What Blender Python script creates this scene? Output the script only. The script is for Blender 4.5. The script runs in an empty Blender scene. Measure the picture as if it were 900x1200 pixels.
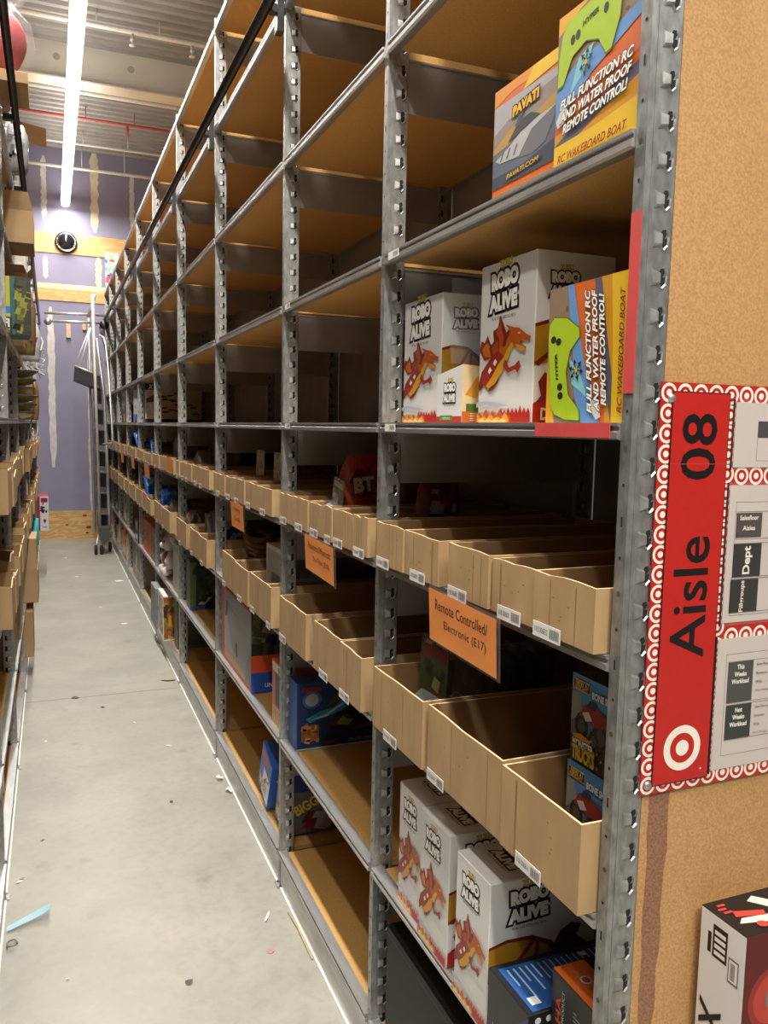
import bpy, math, random
from mathutils import Vector, Matrix
random.seed(7)
C = bpy.context.scene.collection
H = 1.65                                    # eye height of the camera
PI = math.pi

# ------------------------------------------------------------------ camera axes (from the photo's vanishing points)
F = 950.0
def _d(u, v): return Vector(((u-450)/F, (600-v)/F, -1.0))
_Y = _d(60, 495).normalized()
_Z = -_d(269, 10016); _Z = (_Z - _Y*_Z.dot(_Y)).normalized()
_X = _Y.cross(_Z)
R3 = Matrix((_X, _Y, _Z))                   # camera -> world
EYE = Vector((0, 0, H))
cam_d = bpy.data.cameras.new('camera'); cam = bpy.data.objects.new('camera', cam_d); C.objects.link(cam)
cam_d.sensor_fit = 'HORIZONTAL'; cam_d.sensor_width = 36; cam_d.lens = 36*F/900; cam_d.clip_start = .05
cam.matrix_world = Matrix.Translation(EYE) @ R3.to_4x4()
bpy.context.scene.camera = cam

# ------------------------------------------------------------------ materials
MATS = {}
def _nt(name):
    m = bpy.data.materials.new(name); m.use_nodes = True
    n = m.node_tree.nodes; b = n['Principled BSDF']
    return m, n, m.node_tree.links, b
def mat(name, col, rough=.55, metal=0.0, var=.12, scale=30, bump=0.0, stretch=(1, 1, 1), emit=0, alpha=1, spec=None):
    """colour broken up by a noise, everything procedural"""
    if name in MATS: return MATS[name]
    m, n, l, b = _nt(name)
    tc = n.new('ShaderNodeTexCoord'); mp = n.new('ShaderNodeMapping'); mp.inputs['Scale'].default_value = stretch
    l.new(tc.outputs['Object'], mp.inputs[0])
    no = n.new('ShaderNodeTexNoise'); no.inputs['Scale'].default_value = scale; no.inputs['Detail'].default_value = 4
    l.new(mp.outputs[0], no.inputs['Vector'])
    r = n.new('ShaderNodeValToRGB'); e = r.color_ramp.elements
    e[0].position, e[1].position = .3, .7
    e[0].color = tuple(c*(1-var) for c in col)+(1,); e[1].color = tuple(min(1, c*(1+var)) for c in col)+(1,)
    l.new(no.outputs['Fac'], r.inputs[0]); l.new(r.outputs[0], b.inputs['Base Color'])
    b.inputs['Roughness'].default_value = rough; b.inputs['Metallic'].default_value = metal
    if spec is not None: b.inputs['Specular IOR Level'].default_value = spec
    if bump:
        bp = n.new('ShaderNodeBump'); bp.inputs['Strength'].default_value = bump; bp.inputs['Distance'].default_value = .002
        l.new(no.outputs['Fac'], bp.inputs['Height']); l.new(bp.outputs[0], b.inputs['Normal'])
    if emit:
        b.inputs['Emission Color'].default_value = (*col, 1); b.inputs['Emission Strength'].default_value = emit
    if alpha < 1: b.inputs['Alpha'].default_value = alpha
    MATS[name] = m; return m
def ink(name, col, rough=.45): return mat(name, col, rough, var=.04, scale=60)
def hexc(h):
    o = []
    for i in (0, 2, 4):
        c = int(h[i:i+2], 16)/255; o.append(c/12.92 if c <= .04045 else ((c+.055)/1.055)**2.4)
    return tuple(o)
def K(h, rough=.42): return ink('ink_'+h, hexc(h), rough)

STEEL = mat('galvanised_steel', (.34, .345, .335), .42, .7, .28, 70, .12, (1, 1, .5))
RAILM = mat('rail_steel', (.50, .50, .50), .36, .8, .18, 40, .05, (1, .15, 1))
DARKST = mat('grey_sheet_steel', (.27, .255, .235), .5, .2, .12, 8)
RIM = mat('bright_steel_edge', (.62, .62, .60), .3, .7, .1)
HOLE = mat('punched_hole', (.012, .011, .010), .9, 0, .1)
BLACK = mat('black_plastic', (.012, .012, .013), .4, 0, .1)
BLKTUBE = mat('black_tube', (.02, .018, .017), .35, .2, .1)
CARD = None

def particle(name, base, var=.28, stain=False):
    m, n, l, b = _nt(name)
    tc = n.new('ShaderNodeTexCoord')
    n1 = n.new('ShaderNodeTexNoise'); n1.inputs['Scale'].default_value = 260; n1.inputs['Detail'].default_value = 3
    n2 = n.new('ShaderNodeTexNoise'); n2.inputs['Scale'].default_value = 3; n2.inputs['Detail'].default_value = 5
    vo = n.new('ShaderNodeTexVoronoi'); vo.inputs['Scale'].default_value = 170
    for q in (n1, n2, vo): l.new(tc.outputs['Object'], q.inputs['Vector'])
    r = n.new('ShaderNodeValToRGB'); e = r.color_ramp.elements
    e[0].position, e[1].position = .34, .66
    e[0].color = tuple(c*(1-var) for c in base)+(1,); e[1].color = tuple(c*(1+var) for c in base)+(1,)
    l.new(n1.outputs['Fac'], r.inputs[0])
    r2 = n.new('ShaderNodeValToRGB'); r2.color_ramp.elements[0].color = (.82, .80, .78, 1); r2.color_ramp.elements[1].color = (1.1, 1.1, 1.1, 1)
    l.new(n2.outputs['Fac'], r2.inputs[0])
    mx = n.new('ShaderNodeMixRGB'); mx.blend_type = 'MULTIPLY'; mx.inputs[0].default_value = 1
    l.new(r.outputs[0], mx.inputs[1]); l.new(r2.outputs[0], mx.inputs[2])
    r3 = n.new('ShaderNodeValToRGB'); r3.color_ramp.elements[0].position = .02; r3.color_ramp.elements[1].position = .10
    r3.color_ramp.elements[0].color = (.55, .5, .45, 1); r3.color_ramp.elements[1].color = (1, 1, 1, 1)
    l.new(vo.outputs['Distance'], r3.inputs[0])
    m2 = n.new('ShaderNodeMixRGB'); m2.blend_type = 'MULTIPLY'; m2.inputs[0].default_value = .6
    l.new(mx.outputs[0], m2.inputs[1]); l.new(r3.outputs[0], m2.inputs[2]); out = m2.outputs[0]
    l.new(out, b.inputs['Base Color']); b.inputs['Roughness'].default_value = .62
    bp = n.new('ShaderNodeBump'); bp.inputs['Strength'].default_value = .12; bp.inputs['Distance'].default_value = .001
    l.new(n1.outputs['Fac'], bp.inputs['Height']); l.new(bp.outputs[0], b.inputs['Normal'])
    return m
PBOARD = particle('particle_board_shelf', (.53, .305, .095), .10)
PEND = particle('particle_board_panel', (.50, .285, .115), .17)
STREAK = particle('dark_streaked_board', (.27, .135, .075), .30)

def cardboard(name, base, lines=220, axis=1):
    m, n, l, b = _nt(name)
    tc = n.new('ShaderNodeTexCoord')
    w = n.new('ShaderNodeTexWave'); w.wave_type = 'BANDS'; w.bands_direction = 'XYZ'[axis]; w.inputs['Scale'].default_value = lines/6.283*2
    w.inputs['Distortion'].default_value = .6; w.inputs['Detail'].default_value = 2
    n2 = n.new('ShaderNodeTexNoise'); n2.inputs['Scale'].default_value = 14; n2.inputs['Detail'].default_value = 6
    mp = n.new('ShaderNodeMapping'); mp.inputs['Scale'].default_value = (1, 1, .3)
    l.new(tc.outputs['Object'], w.inputs['Vector']); l.new(tc.outputs['Object'], mp.inputs[0]); l.new(mp.outputs[0], n2.inputs['Vector'])
    r = n.new('ShaderNodeValToRGB'); e = r.color_ramp.elements; e[0].position, e[1].position = .25, .75
    e[0].color = tuple(c*.80 for c in base)+(1,); e[1].color = tuple(c*1.12 for c in base)+(1,)
    l.new(n2.outputs['Fac'], r.inputs[0])
    mx = n.new('ShaderNodeMixRGB'); mx.blend_type = 'MULTIPLY'; mx.inputs[0].default_value = .07
    l.new(r.outputs[0], mx.inputs[1]); l.new(w.outputs['Color'], mx.inputs[2])
    l.new(mx.outputs[0], b.inputs['Base Color']); b.inputs['Roughness'].default_value = .7
    bp = n.new('ShaderNodeBump'); bp.inputs['Strength'].default_value = .10; bp.inputs['Distance'].default_value = .0008
    l.new(w.outputs['Fac'], bp.inputs['Height']); l.new(bp.outputs[0], b.inputs['Normal'])
    return m
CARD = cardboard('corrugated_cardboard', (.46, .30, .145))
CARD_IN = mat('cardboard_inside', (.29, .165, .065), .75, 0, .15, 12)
CARD_EDGE = mat('cardboard_cut_edge', (.62, .44, .23), .7, 0, .1, 40)
CARTON = mat('plain_carton', (.37, .235, .115), .7, 0, .12, 9)

def floor_mat():
    m, n, l, b = _nt('polished_concrete')
    tc = n.new('ShaderNodeTexCoord')
    n1 = n.new('ShaderNodeTexNoise'); n1.inputs['Scale'].default_value = 2.2; n1.inputs['Detail'].default_value = 8; n1.inputs['Roughness'].default_value = .65
    n2 = n.new('ShaderNodeTexNoise'); n2.inputs['Scale'].default_value = 26; n2.inputs['Detail'].default_value = 5
    n3 = n.new('ShaderNodeTexNoise'); n3.inputs['Scale'].default_value = 5; n3.inputs['Detail'].default_value = 7
    for q in (n1, n2, n3): l.new(tc.outputs['Object'], q.inputs['Vector'])
    r = n.new('ShaderNodeValToRGB'); e = r.color_ramp.elements; e[0].position, e[1].position = .3, .72
    e[0].color = (.30, .29, .25, 1); e[1].color = (.41, .395, .345, 1)
    l.new(n1.outputs['Fac'], r.inputs[0])
    r2 = n.new('ShaderNodeValToRGB'); r2.color_ramp.elements[0].position = .3; r2.color_ramp.elements[0].color = (.86, .86, .85, 1); r2.color_ramp.elements[1].position = .55
    l.new(n2.outputs['Fac'], r2.inputs[0])
    mx = n.new('ShaderNodeMixRGB'); mx.blend_type = 'MULTIPLY'; mx.inputs[0].default_value = .8
    l.new(r.outputs[0], mx.inputs[1]); l.new(r2.outputs[0], mx.inputs[2])
    # scuffs
    r4 = n.new('ShaderNodeValToRGB'); r4.color_ramp.elements[0].position = .64; r4.color_ramp.elements[0].color = (1, 1, 1, 1); r4.color_ramp.elements[1].position = .72; r4.color_ramp.elements[1].color = (.80, .79, .76, 1)
    l.new(n3.outputs['Fac'], r4.inputs[0])
    m4 = n.new('ShaderNodeMixRGB'); m4.blend_type = 'MULTIPLY'; m4.inputs[0].default_value = 1
    l.new(mx.outputs[0], m4.inputs[1]); l.new(r4.outputs[0], m4.inputs[2])
    # saw-cut joint across the aisle
    sp = n.new('ShaderNodeSeparateXYZ'); l.new(tc.outputs['Object'], sp.inputs[0])
    wob = n.new('ShaderNodeMath'); wob.operation = 'MULTIPLY_ADD'; wob.inputs[1].default_value = .02; l.new(n3.outputs['Fac'], wob.inputs[0]); l.new(sp.outputs['Y'], wob.inputs[2])
    sb = n.new('ShaderNodeMath'); sb.operation = 'SUBTRACT'; sb.inputs[1].default_value = 5.10; l.new(wob.outputs[0], sb.inputs[0])
    ab = n.new('ShaderNodeMath'); ab.operation = 'ABSOLUTE'; l.new(sb.outputs[0], ab.inputs[0])
    lt = n.new('ShaderNodeMath'); lt.operation = 'LESS_THAN'; lt.inputs[1].default_value = .006; l.new(ab.outputs[0], lt.inputs[0])
    m3 = n.new('ShaderNodeMixRGB'); l.new(lt.outputs[0], m3.inputs[0]); l.new(m4.outputs[0], m3.inputs[1]); m3.inputs[2].default_value = (.2, .19, .165, 1)
    l.new(m3.outputs[0], b.inputs['Base Color'])
    rr = n.new('ShaderNodeMapRange'); rr.inputs['To Min'].default_value = .28; rr.inputs['To Max'].default_value = .55
    l.new(n2.outputs['Fac'], rr.inputs['Value']); l.new(rr.outputs[0], b.inputs['Roughness'])
    b.inputs['Specular IOR Level'].default_value = .35
    return m
CONCRETE = floor_mat()
PURPLE = mat('purple_gypsum_board', (.25, .235, .335), .7, 0, .07, 3)
COMPOUND = mat('joint_compound', (.60, .57, .55), .8, 0, .14, 9, .1)
COMPOUND_Y = mat('joint_tape_cream', (.66, .56, .40), .8, 0, .12, 7)
def plywood():
    m, n, l, b = _nt('plywood_grain')
    tc = n.new('ShaderNodeTexCoord'); mp = n.new('ShaderNodeMapping'); mp.inputs['Scale'].default_value = (1.2, 1, 7)
    l.new(tc.outputs['Object'], mp.inputs[0])
    w = n.new('ShaderNodeTexNoise'); w.inputs['Scale'].default_value = 2.3; w.inputs['Detail'].default_value = 4; w.inputs['Distortion'].default_value = 1.6
    l.new(mp.outputs[0], w.inputs['Vector'])
    sn = n.new('ShaderNodeMath'); sn.operation = 'MULTIPLY'; sn.inputs[1].default_value = 26; l.new(w.outputs['Fac'], sn.inputs[0])
    s2 = n.new('ShaderNodeMath'); s2.operation = 'SINE'; l.new(sn.outputs[0], s2.inputs[0])
    r = n.new('ShaderNodeValToRGB'); e = r.color_ramp.elements; e[0].position, e[1].position = .0, .9
    e[0].color = (.55, .32, .12, 1); e[1].color = (.69, .45, .19, 1)
    l.new(s2.outputs[0], r.inputs[0]); l.new(r.outputs[0], b.inputs['Base Color']); b.inputs['Roughness'].default_value = .6
    return m
PLY = plywood()
DECK = mat('painted_metal_deck', (.33, .32, .31), .5, .3, .12, 3)
BEAMM = mat('primed_beam', (.60, .56, .49), .6, 0, .10, 2.5)
WHITEP = mat('white_paint', (.78, .76, .72), .5, 0, .05)

# ------------------------------------------------------------------ mesh builder
class MB:
    def __init__(s): s.v = []; s.f = []; s.mi = []; s.ms = []; s.sm = []
    def m(s, mt):
        if mt not in s.ms: s.ms.append(mt)
        return s.ms.index(mt)
    def add(s, vs, fs, mt, smooth=False):
        o = len(s.v); s.v += [tuple(p) for p in vs]; i = s.m(mt)
        for f in fs: s.f.append(tuple(o+k for k in f)); s.mi.append(i); s.sm.append(smooth)
        return s
    def box(s, x0, x1, y0, y1, z0, z1, mt):
        vs = [(x, y, z) for x in (x0, x1) for y in (y0, y1) for z in (z0, z1)]
        return s.add(vs, [(0, 1, 3, 2), (4, 6, 7, 5), (0, 4, 5, 1), (2, 3, 7, 6), (0, 2, 6, 4), (1, 5, 7, 3)], mt)
    def poly(s, pts, mt): return s.add(pts, [tuple(range(len(pts)))], mt)
    def prism(s, prof, axis, a, b, mt, caps=True):
        """profile of 2D points swept from a to b along an axis (0,1,2)"""
        def P(p, t): q = list(p); q.insert(axis, t); return tuple(q)
        n = len(prof); vs = [P(p, a) for p in prof]+[P(p, b) for p in prof]
        fs = [(i, (i+1) % n, n+(i+1) % n, n+i) for i in range(n)]
        if caps: fs += [tuple(range(n))[::-1], tuple(range(n, 2*n))]
        return s.add(vs, fs, mt)
    def tube(s, path, r, mt, n=10, close=False, taper=None):
        path = [Vector(p) for p in path]; L = len(path); vs = []; fs = []
        up = None
        for i, p in enumerate(path):
            a = path[(i-1) % L] if (close or i > 0) else p; b = path[(i+1) % L] if (close or i < L-1) else p
            t = (b-a).normalized()
            if up is None: up = Vector((0, 0, 1)) if abs(t.z) < .9 else Vector((1, 0, 0))
            s_ = t.cross(up)
            if s_.length < 1e-4: s_ = t.cross(Vector((0, 1, 0)))
            s_.normalize(); up = s_.cross(t).normalized()
            rr = r*(taper[i] if taper else 1)
            for k in range(n):
                q = 2*PI*k/n; vs.append(p+s_*math.cos(q)*rr+up*math.sin(q)*rr)
        for i in range(L if close else L-1):
            j = (i+1) % L
            for k in range(n): fs.append((i*n+k, i*n+(k+1) % n, j*n+(k+1) % n, j*n+k))
        if not close: fs += [tuple(range(n))[::-1], tuple(range((L-1)*n, L*n))]
        return s.add(vs, fs, mt, True)
    def lathe(s, prof, c, axis, mt, n=24):
        """profile of (radius, height) turned about an axis through c"""
        ax = {'x': (Vector((0, 1, 0)), Vector((0, 0, 1)), Vector((1, 0, 0))), 'y': (Vector((0, 0, 1)), Vector((1, 0, 0)), Vector((0, 1, 0))), 'z': (Vector((1, 0, 0)), Vector((0, 1, 0)), Vector((0, 0, 1)))}[axis]
        c = Vector(c); vs = []; fs = []
        for r, h in prof:
            for k in range(n):
                q = 2*PI*k/n; vs.append(c+ax[0]*math.cos(q)*r+ax[1]*math.sin(q)*r+ax[2]*h)
        for i in range(len(prof)-1):
            for k in range(n): fs.append((i*n+k, i*n+(k+1) % n, (i+1)*n+(k+1) % n, (i+1)*n+k))
        return s.add(vs, fs, mt, True)
    def blob(s, c, r, mt, n=16, m=10, amp=0, seed=0, fr=3.0):
        rd = random.Random(seed); ph = [rd.uniform(0, 6) for _ in range(6)]
        vs = []; fs = []
        for i in range(m+1):
            a = PI*i/m
            for k in range(n):
                q = 2*PI*k/n
                d = 1+amp*(math.sin(fr*q+ph[0]+2*a)+math.sin(fr*1.7*a+ph[1]+q)+.6*math.sin(2*fr*q+ph[2]-3*a))/2.6
                vs.append((c[0]+r[0]*d*math.sin(a)*math.cos(q), c[1]+r[1]*d*math.sin(a)*math.sin(q), c[2]+r[2]*d*math.cos(a)))
        for i in range(m):
            for k in range(n): fs.append((i*n+k, (i+1)*n+k, (i+1)*n+(k+1) % n, i*n+(k+1) % n))
        return s.add(vs, fs, mt, True)
    def xf(s, M): s.v = [tuple(M @ Vector(p)) for p in s.v]; return s
    def build(s, name, parent=None, loc=None, rot=None, bevel=0):
        me = bpy.data.meshes.new(name); me.from_pydata(s.v, [], s.f)
        for mt in s.ms: me.materials.append(mt)
        me.polygons.foreach_set('material_index', s.mi); me.polygons.foreach_set('use_smooth', s.sm)
        me.update()
        o = bpy.data.objects.new(name, me); C.objects.link(o)
        if parent is not None: o.parent = parent
        if loc is not None: o.location = loc
        if rot is not None: o.rotation_euler = rot
        if bevel:
            b = o.modifiers.new('bevel', 'BEVEL'); b.width = bevel; b.segments = 2; b.limit_method = 'ANGLE'
        return o

def tag(o, label=None, cat=None, group=None, kind=None):
    if label: o['label'] = label
    if cat: o['category'] = cat
    if group: o['group'] = group
    if kind: o['kind'] = kind
    return o
def thing(name, label, cat, loc=(0, 0, 0), rz=0, group=None):
    o = bpy.data.objects.new(name, None); C.objects.link(o); o.empty_display_size = .05
    o.location = loc; o.rotation_euler = (0, 0, rz)
    return tag(o, label, cat, group)
def copy_tree(o, parent=None):
    c = o.copy(); C.objects.link(c)
    if parent is not None: c.parent = parent
    for ch in list(o.children): copy_tree(ch, c)
    return c

# ------------------------------------------------------------------ lettering -> flat mesh
_tx = {}
def glyphs(body, off=0.0, shear=0.0, sp=1.0):
    k = (body, round(off, 4), round(shear, 3), sp)
    if k in _tx: return _tx[k]
    cu = bpy.data.curves.new('t', 'FONT'); cu.body = body; cu.offset = off; cu.shear = shear; cu.resolution_u = 3; cu.align_x = 'CENTER'; cu.space_line = .95; cu.space_character = sp
    ob = bpy.data.objects.new('t', cu); C.objects.link(ob)
    dg = bpy.context.evaluated_depsgraph_get(); ev = ob.evaluated_get(dg); me = ev.to_mesh()
    vs = [(v.co.x, v.co.y) for v in me.vertices]; fs = [tuple(p.vertices) for p in me.polygons]
    ev.to_mesh_clear(); bpy.data.objects.remove(ob); bpy.data.curves.remove(cu)
    xs = [v[0] for v in vs]; ys = [v[1] for v in vs]
    _tx[k] = (vs, fs, (min(xs), max(xs), min(ys), max(ys))); return _tx[k]

class Face:
    """a flat face one can print on; u, v in metres, o = lower-left corner as seen from outside"""
    def __init__(s, mb, o, u, v, w, h):
        s.mb = mb; s.o = Vector(o); s.u = Vector(u).normalized(); s.v = Vector(v).normalized(); s.n = s.u.cross(s.v); s.w = w; s.h = h; s.lay = 1
    def at(s, a, b, lay=None): return s.o+s.u*a*s.w+s.v*b*s.h+s.n*(.00012*(lay or s.lay))
    def nx(s): s.lay += 1; return s
    def poly(s, pts, mt, nx=True):
        s.mb.poly([s.at(*p) for p in pts], mt)
        if nx: s.lay += 1
        return s
    def rect(s, a0, a1, b0, b1, mt, nx=True): return s.poly([(a0, b0), (a1, b0), (a1, b1), (a0, b1)], mt, nx)
    def ell(s, a, b, ra, rb, mt, n=20, rot=0, nx=True):
        """radii in metres"""
        pts = []
        for k in range(n):
            q = 2*PI*k/n; x, y = ra*math.cos(q), rb*math.sin(q)
            pts.append((a+(x*math.cos(rot)-y*math.sin(rot))/s.w, b+(x*math.sin(rot)+y*math.cos(rot))/s.h))
        return s.poly(pts, mt, nx)
    def shape(s, pts, a, b, sa, sb, mt, rot=0, flip=False, nx=True):
        """unit shape placed with its centre at a,b; size in metres"""
        out = []
        for x, y in pts:
            x = (x-.5)*sa*(-1 if flip else 1); y = (y-.5)*sb
            out.append((a+(x*math.cos(rot)-y*math.sin(rot))/s.w, b+(x*math.sin(rot)+y*math.cos(rot))/s.h))
        if flip: out.reverse()
        return s.poly(out, mt, nx)
    def text(s, body, a, b, w, h, mt, out=None, bold=.0, ow=.05, rot=0, shear=0, sp=1.0):
        """lettering centred on a,b (fractions), w x h metres; out = outline ink"""
        base = glyphs(body, bold, shear, sp)[2]
        for mm, off in ((out, bold+ow), (mt, bold)):
            if mm is None: continue
            vs, fs, _ = glyphs(body, off, shear, sp)
            x0, x1, y0, y1 = base; kx = w/(x1-x0); ky = h/(y1-y0); cx, cy = (x0+x1)/2, (y0+y1)/2
            P = []
            for x, y in vs:
                x = (x-cx)*kx; y = (y-cy)*ky
                P.append(s.at(a+(x*math.cos(rot)-y*math.sin(rot))/s.w, b+(x*math.sin(rot)+y*math.cos(rot))/s.h))
            s.mb.add(P, fs, mm); s.lay += 1
        return s

class Carton:
    """a box with its front (-X, towards the aisle), near (-Y), top faces to print on; origin = base, front face at x=0, y centred"""
    def __init__(s, dx, dy, dz, body, faces=None, bev=.0018):
        s.mb = MB(); s.d = (dx, dy, dz); mb = s.mb; e = bev; faces = faces or {}
        g = lambda k: faces.get(k, body)
        h = dy/2
        # bevelled body: six inset faces + chamfers
        X, Y, Z = (0, dx), (-h, h), (0, dz)
        def c(i, j, k, ax):
            p = [X[i], Y[j], Z[k]]; sg = [(1, -1)[i], (1, -1)[j], (1, -1)[k]]
            for q in range(3):
                if q != ax: p[q] += sg[q]*e
            return tuple(p)
        V = {}
        def vid(i, j, k, ax):
            key = (i, j, k, ax)
            if key not in V: V[key] = len(mb.v); mb.v.append(c(*key))
            return V[key]
        def face(keys, mt): mb.f.append(tuple(vid(*q) for q in keys)); mb.mi.append(mb.m(mt)); mb.sm.append(False)
        face([(0, 1, 0, 0), (0, 0, 0, 0), (0, 0, 1, 0), (0, 1, 1, 0)], g('f'))
        face([(1, 0, 0, 0), (1, 1, 0, 0), (1, 1, 1, 0), (1, 0, 1, 0)], g('r'))
        face([(0, 0, 0, 1), (1, 0, 0, 1), (1, 0, 1, 1), (0, 0, 1, 1)], g('n'))
        face([(1, 1, 0, 1), (0, 1, 0, 1), (0, 1, 1, 1), (1, 1, 1, 1)], g('b'))
        face([(0, 0, 1, 2), (1, 0, 1, 2), (1, 1, 1, 2), (0, 1, 1, 2)], g('t'))
        face([(0, 1, 0, 2), (1, 1, 0, 2), (1, 0, 0, 2), (0, 0, 0, 2)], body)
        for i in (0, 1):
            for j in (0, 1): face([(i, j, 0, 0), (i, j, 1, 0), (i, j, 1, 1), (i, j, 0, 1)], g('f'))
            for k in (0, 1): face([(i, 0, k, 0), (i, 1, k, 0), (i, 1, k, 2), (i, 0, k, 2)], g('f'))
        for j in (0, 1):
            for k in (0, 1): face([(0, j, k, 1), (1, j, k, 1), (1, j, k, 2), (0, j, k, 2)], g('n'))
        for i in (0, 1):
            for j in (0, 1):
                for k in (0, 1): face([(i, j, k, 0), (i, j, k, 1), (i, j, k, 2)], g('n'))
        s.f = Face(mb, (0, h, 0), (0, -1, 0), (0, 0, 1), dy, dz)
        s.n = Face(mb, (0, -h, 0), (1, 0, 0), (0, 0, 1), dx, dz)
        s.t = Face(mb, (0, h, dz), (0, -1, 0), (1, 0, 0), dy, dx)
        s.b = Face(mb, (dx, h, 0), (-1, 0, 0), (0, 0, 1), dx, dz)
    def put(s, name, label, cat, x, y0, y1, z, rz=0, group=None, rot=None, parent=None):
        o = s.mb.build(name, parent, (x, (y0+y1)/2, z), rot or (0, 0, rz))
        return tag(o, label, cat, group) if parent is None else o

# ================================================================== THE SETTING
def struct(name, mb): return tag(mb.build(name), kind='structure')
struct('floor', MB().box(-4, 6, -4, 12.5, -.1, 0, CONCRETE))
WY = 12.35
struct('wall_back', MB().box(-4, 6, WY, WY+.12, 0, 5.42, PURPLE))
# taped joints on the back wall (thin skim of compound)
def smear(name, x, z0, z1, w, mt, sd, fade=.0):
    rd = random.Random(sd); n = 26; L = []; Rr = []
    for i in range(n+1):
        t = i/n; z = z0+(z1-z0)*t; e = min(1, 6*t+.35, 6*(1-t)+.35)
        L.append((x-w/2*e*(1+rd.uniform(-.25, .25)), WY-.003, z)); Rr.append((x+w/2*e*(1+rd.uniform(-.25, .25)), WY-.003, z))
    mb = MB()
    for i in range(n): mb.poly([L[i], Rr[i], Rr[i+1], L[i+1]], mt)
    return tag(mb.build(name), kind='structure')
smear('trim_1', -.03, 4.40, 5.25, .07, COMPOUND, 1)
smear('trim_2', .62, 4.30, 5.40, .10, COMPOUND_Y, 2)
smear('trim_3', 1.12, 4.4, 5.15, .06, COMPOUND, 3)
smear('trim_4', -.03, 3.62, 3.92, .06, COMPOUND, 4)
smear('trim_5', .66, 3.55, 3.97, .08, COMPOUND_Y, 5)
smear('trim_6', .02, 1.02, 3.24, .085, COMPOUND, 6)
smear('trim_7', .52, .40, 2.75, .06, COMPOUND, 7)
struct('trim_8', MB().box(-1.2, 2.2, WY-.014, WY, 3.97, 4.24, PLY))
struct('trim_9', MB().box(-1.2, 2.2, WY-.014, WY, 3.33, 3.49, PLY))
struct('trim_10', MB().box(-.14, .75, WY-.005, WY, 3.49, 3.56, COMPOUND_Y))
bb = MB().box(-1.2, 2.2, WY-.016, WY, .0, .40, PLY)
for kx, kz, kr in ((.18, .2, .016), (.42, .33, .022), (.47, .16, .028), (.45, .08, .018)):
    bb.poly([(kx+kr*1.3*math.cos(q*.524), WY-.0165, kz+kr*.8*math.sin(q*.524)) for q in range(12)], K('6b3d18'))
struct('baseboard_back', bb)
# corrugated roof deck, ribs run across the aisle
prof = []; y = -4.0
while y < WY:
    prof += [(y, 5.42), (y+.05, 5.42), (y+.07, 5.36), (y+.13, 5.36), (y+.15, 5.42)]; y += .15
prof += [(WY, 5.42), (WY, 5.5), (-4, 5.5)]
struct('ceiling', MB().prism(prof, 0, -4, 6, DECK, caps=False))
bm_ = MB().box(-4, 6, 8.98, 8.995, 5.0, 5.41, BEAMM).box(-4, 6, 8.88, 9.10, 4.985, 5.0, BEAMM)
for bx in (.12, .82): bm_.poly([(bx+.035*math.cos(q*.524), 8.979, 5.22+.035*math.sin(q*.524)) for q in range(12)], mat('beam_spot', (.36, .33, .29)))  # two round darker spots on the beam web
struct('trim_11', bm_)

def pipe(label, y, z, r, mt, z2=None, heads=None, hang=True):
    t = thing('ceiling_pipe', label, 'pipe', (0, y, z))
    MB().tube([(-3.5, 0, 0), (5.5, 0, 0)], r, mt, 10).build('tube', t)
    hm = MB()
    for hx in (-2, -.6, .45, 1.0, 2.4): hm.tube([(hx, 0, 0), (hx, 0, 5.36-z)], .006, mt, 6)
    hm.build('hanger_rod', t)
    for hx, mm in heads or []:
        h = MB(); h.lathe([(0, 0), (.012, 0), (.012, -.05), (.02, -.055), (.02, -.07), (.006, -.08), (.006, -.105), (.03, -.11), (.03, -.116), (0, -.116)], (hx, 0, -.005), 'z', mm, 12)
        h.build('sprinkler_head', t)
    return t
PWHITE = mat('pipe_white', (.66, .63, .57), .45, 0, .06); PRED = mat('pipe_red', (.45, .08, .06), .45, 0, .1)
pipe('pale pipe with two white sprinkler heads in front of the ceiling beam', 8.15, 5.22, .022, PWHITE, heads=[(.76, PWHITE), (1.30, PWHITE)])
pipe('pale pipe directly behind the big ceiling beam', 9.85, 5.24, .026, PWHITE)
pipe('thin red pipe carrying a red sprinkler head under the roof deck', 10.6, 5.22, .016, PRED, heads=[(.92, PRED)])
pipe('pale pipe nearest to the purple wall', 12.05, 5.05, .022, PWHITE)
pipe('thin pale pipe second from the purple wall', 11.5, 5.2, .014, PWHITE)

# fluorescent strip over the aisle
t = thing('fluorescent_light', 'long bright fluorescent strip light hanging above the aisle', 'light', (.24, 0, 4.62))
MB().box(-.06, .06, -4, 12.28, .02, .09, WHITEP).build('housing', t)
TUBE = mat('glowing_tube', (1.0, .97, .92), .4, 0, .0, emit=9)
MB().prism([(-.055, .02), (-.05, -.012), (-.025, -.03), (.025, -.03), (.05, -.012), (.055, .02)], 1, -4, 12.28, TUBE).build('diffuser', t)
hm = MB()
for yy in range(-3, 13, 2): hm.tube([(0, yy, .09), (0, yy, .76)], .006, STEEL, 6)
hm.build('hanger_rod', t)

# round dome on the plywood board
t = thing('wall_dome', 'round black dome with a chrome rim on the upper plywood strip', 'dome', (.24, WY-.014, 4.12))
MB().lathe([(.0, 0), (.145, 0), (.145, -.035), (.13, -.05), (.125, -.05)], (0, 0, 0), 'y', BLACK, 32).build('rim', t)
MB().lathe([(.128, -.045), (.124, -.062), (.112, -.062), (.108, -.05)], (0, 0, 0), 'y', mat('chrome', (.8, .8, .8), .12, 1, .02), 32).build('chrome_ring', t)
MB().lathe([(.11, -.05), (.10, -.068), (.07, -.09), (.035, -.10), (.0, -.102)], (0, 0, 0), 'y', mat('gloss_black', (.01, .01, .012), .08), 32).build('bowl', t)

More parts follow.
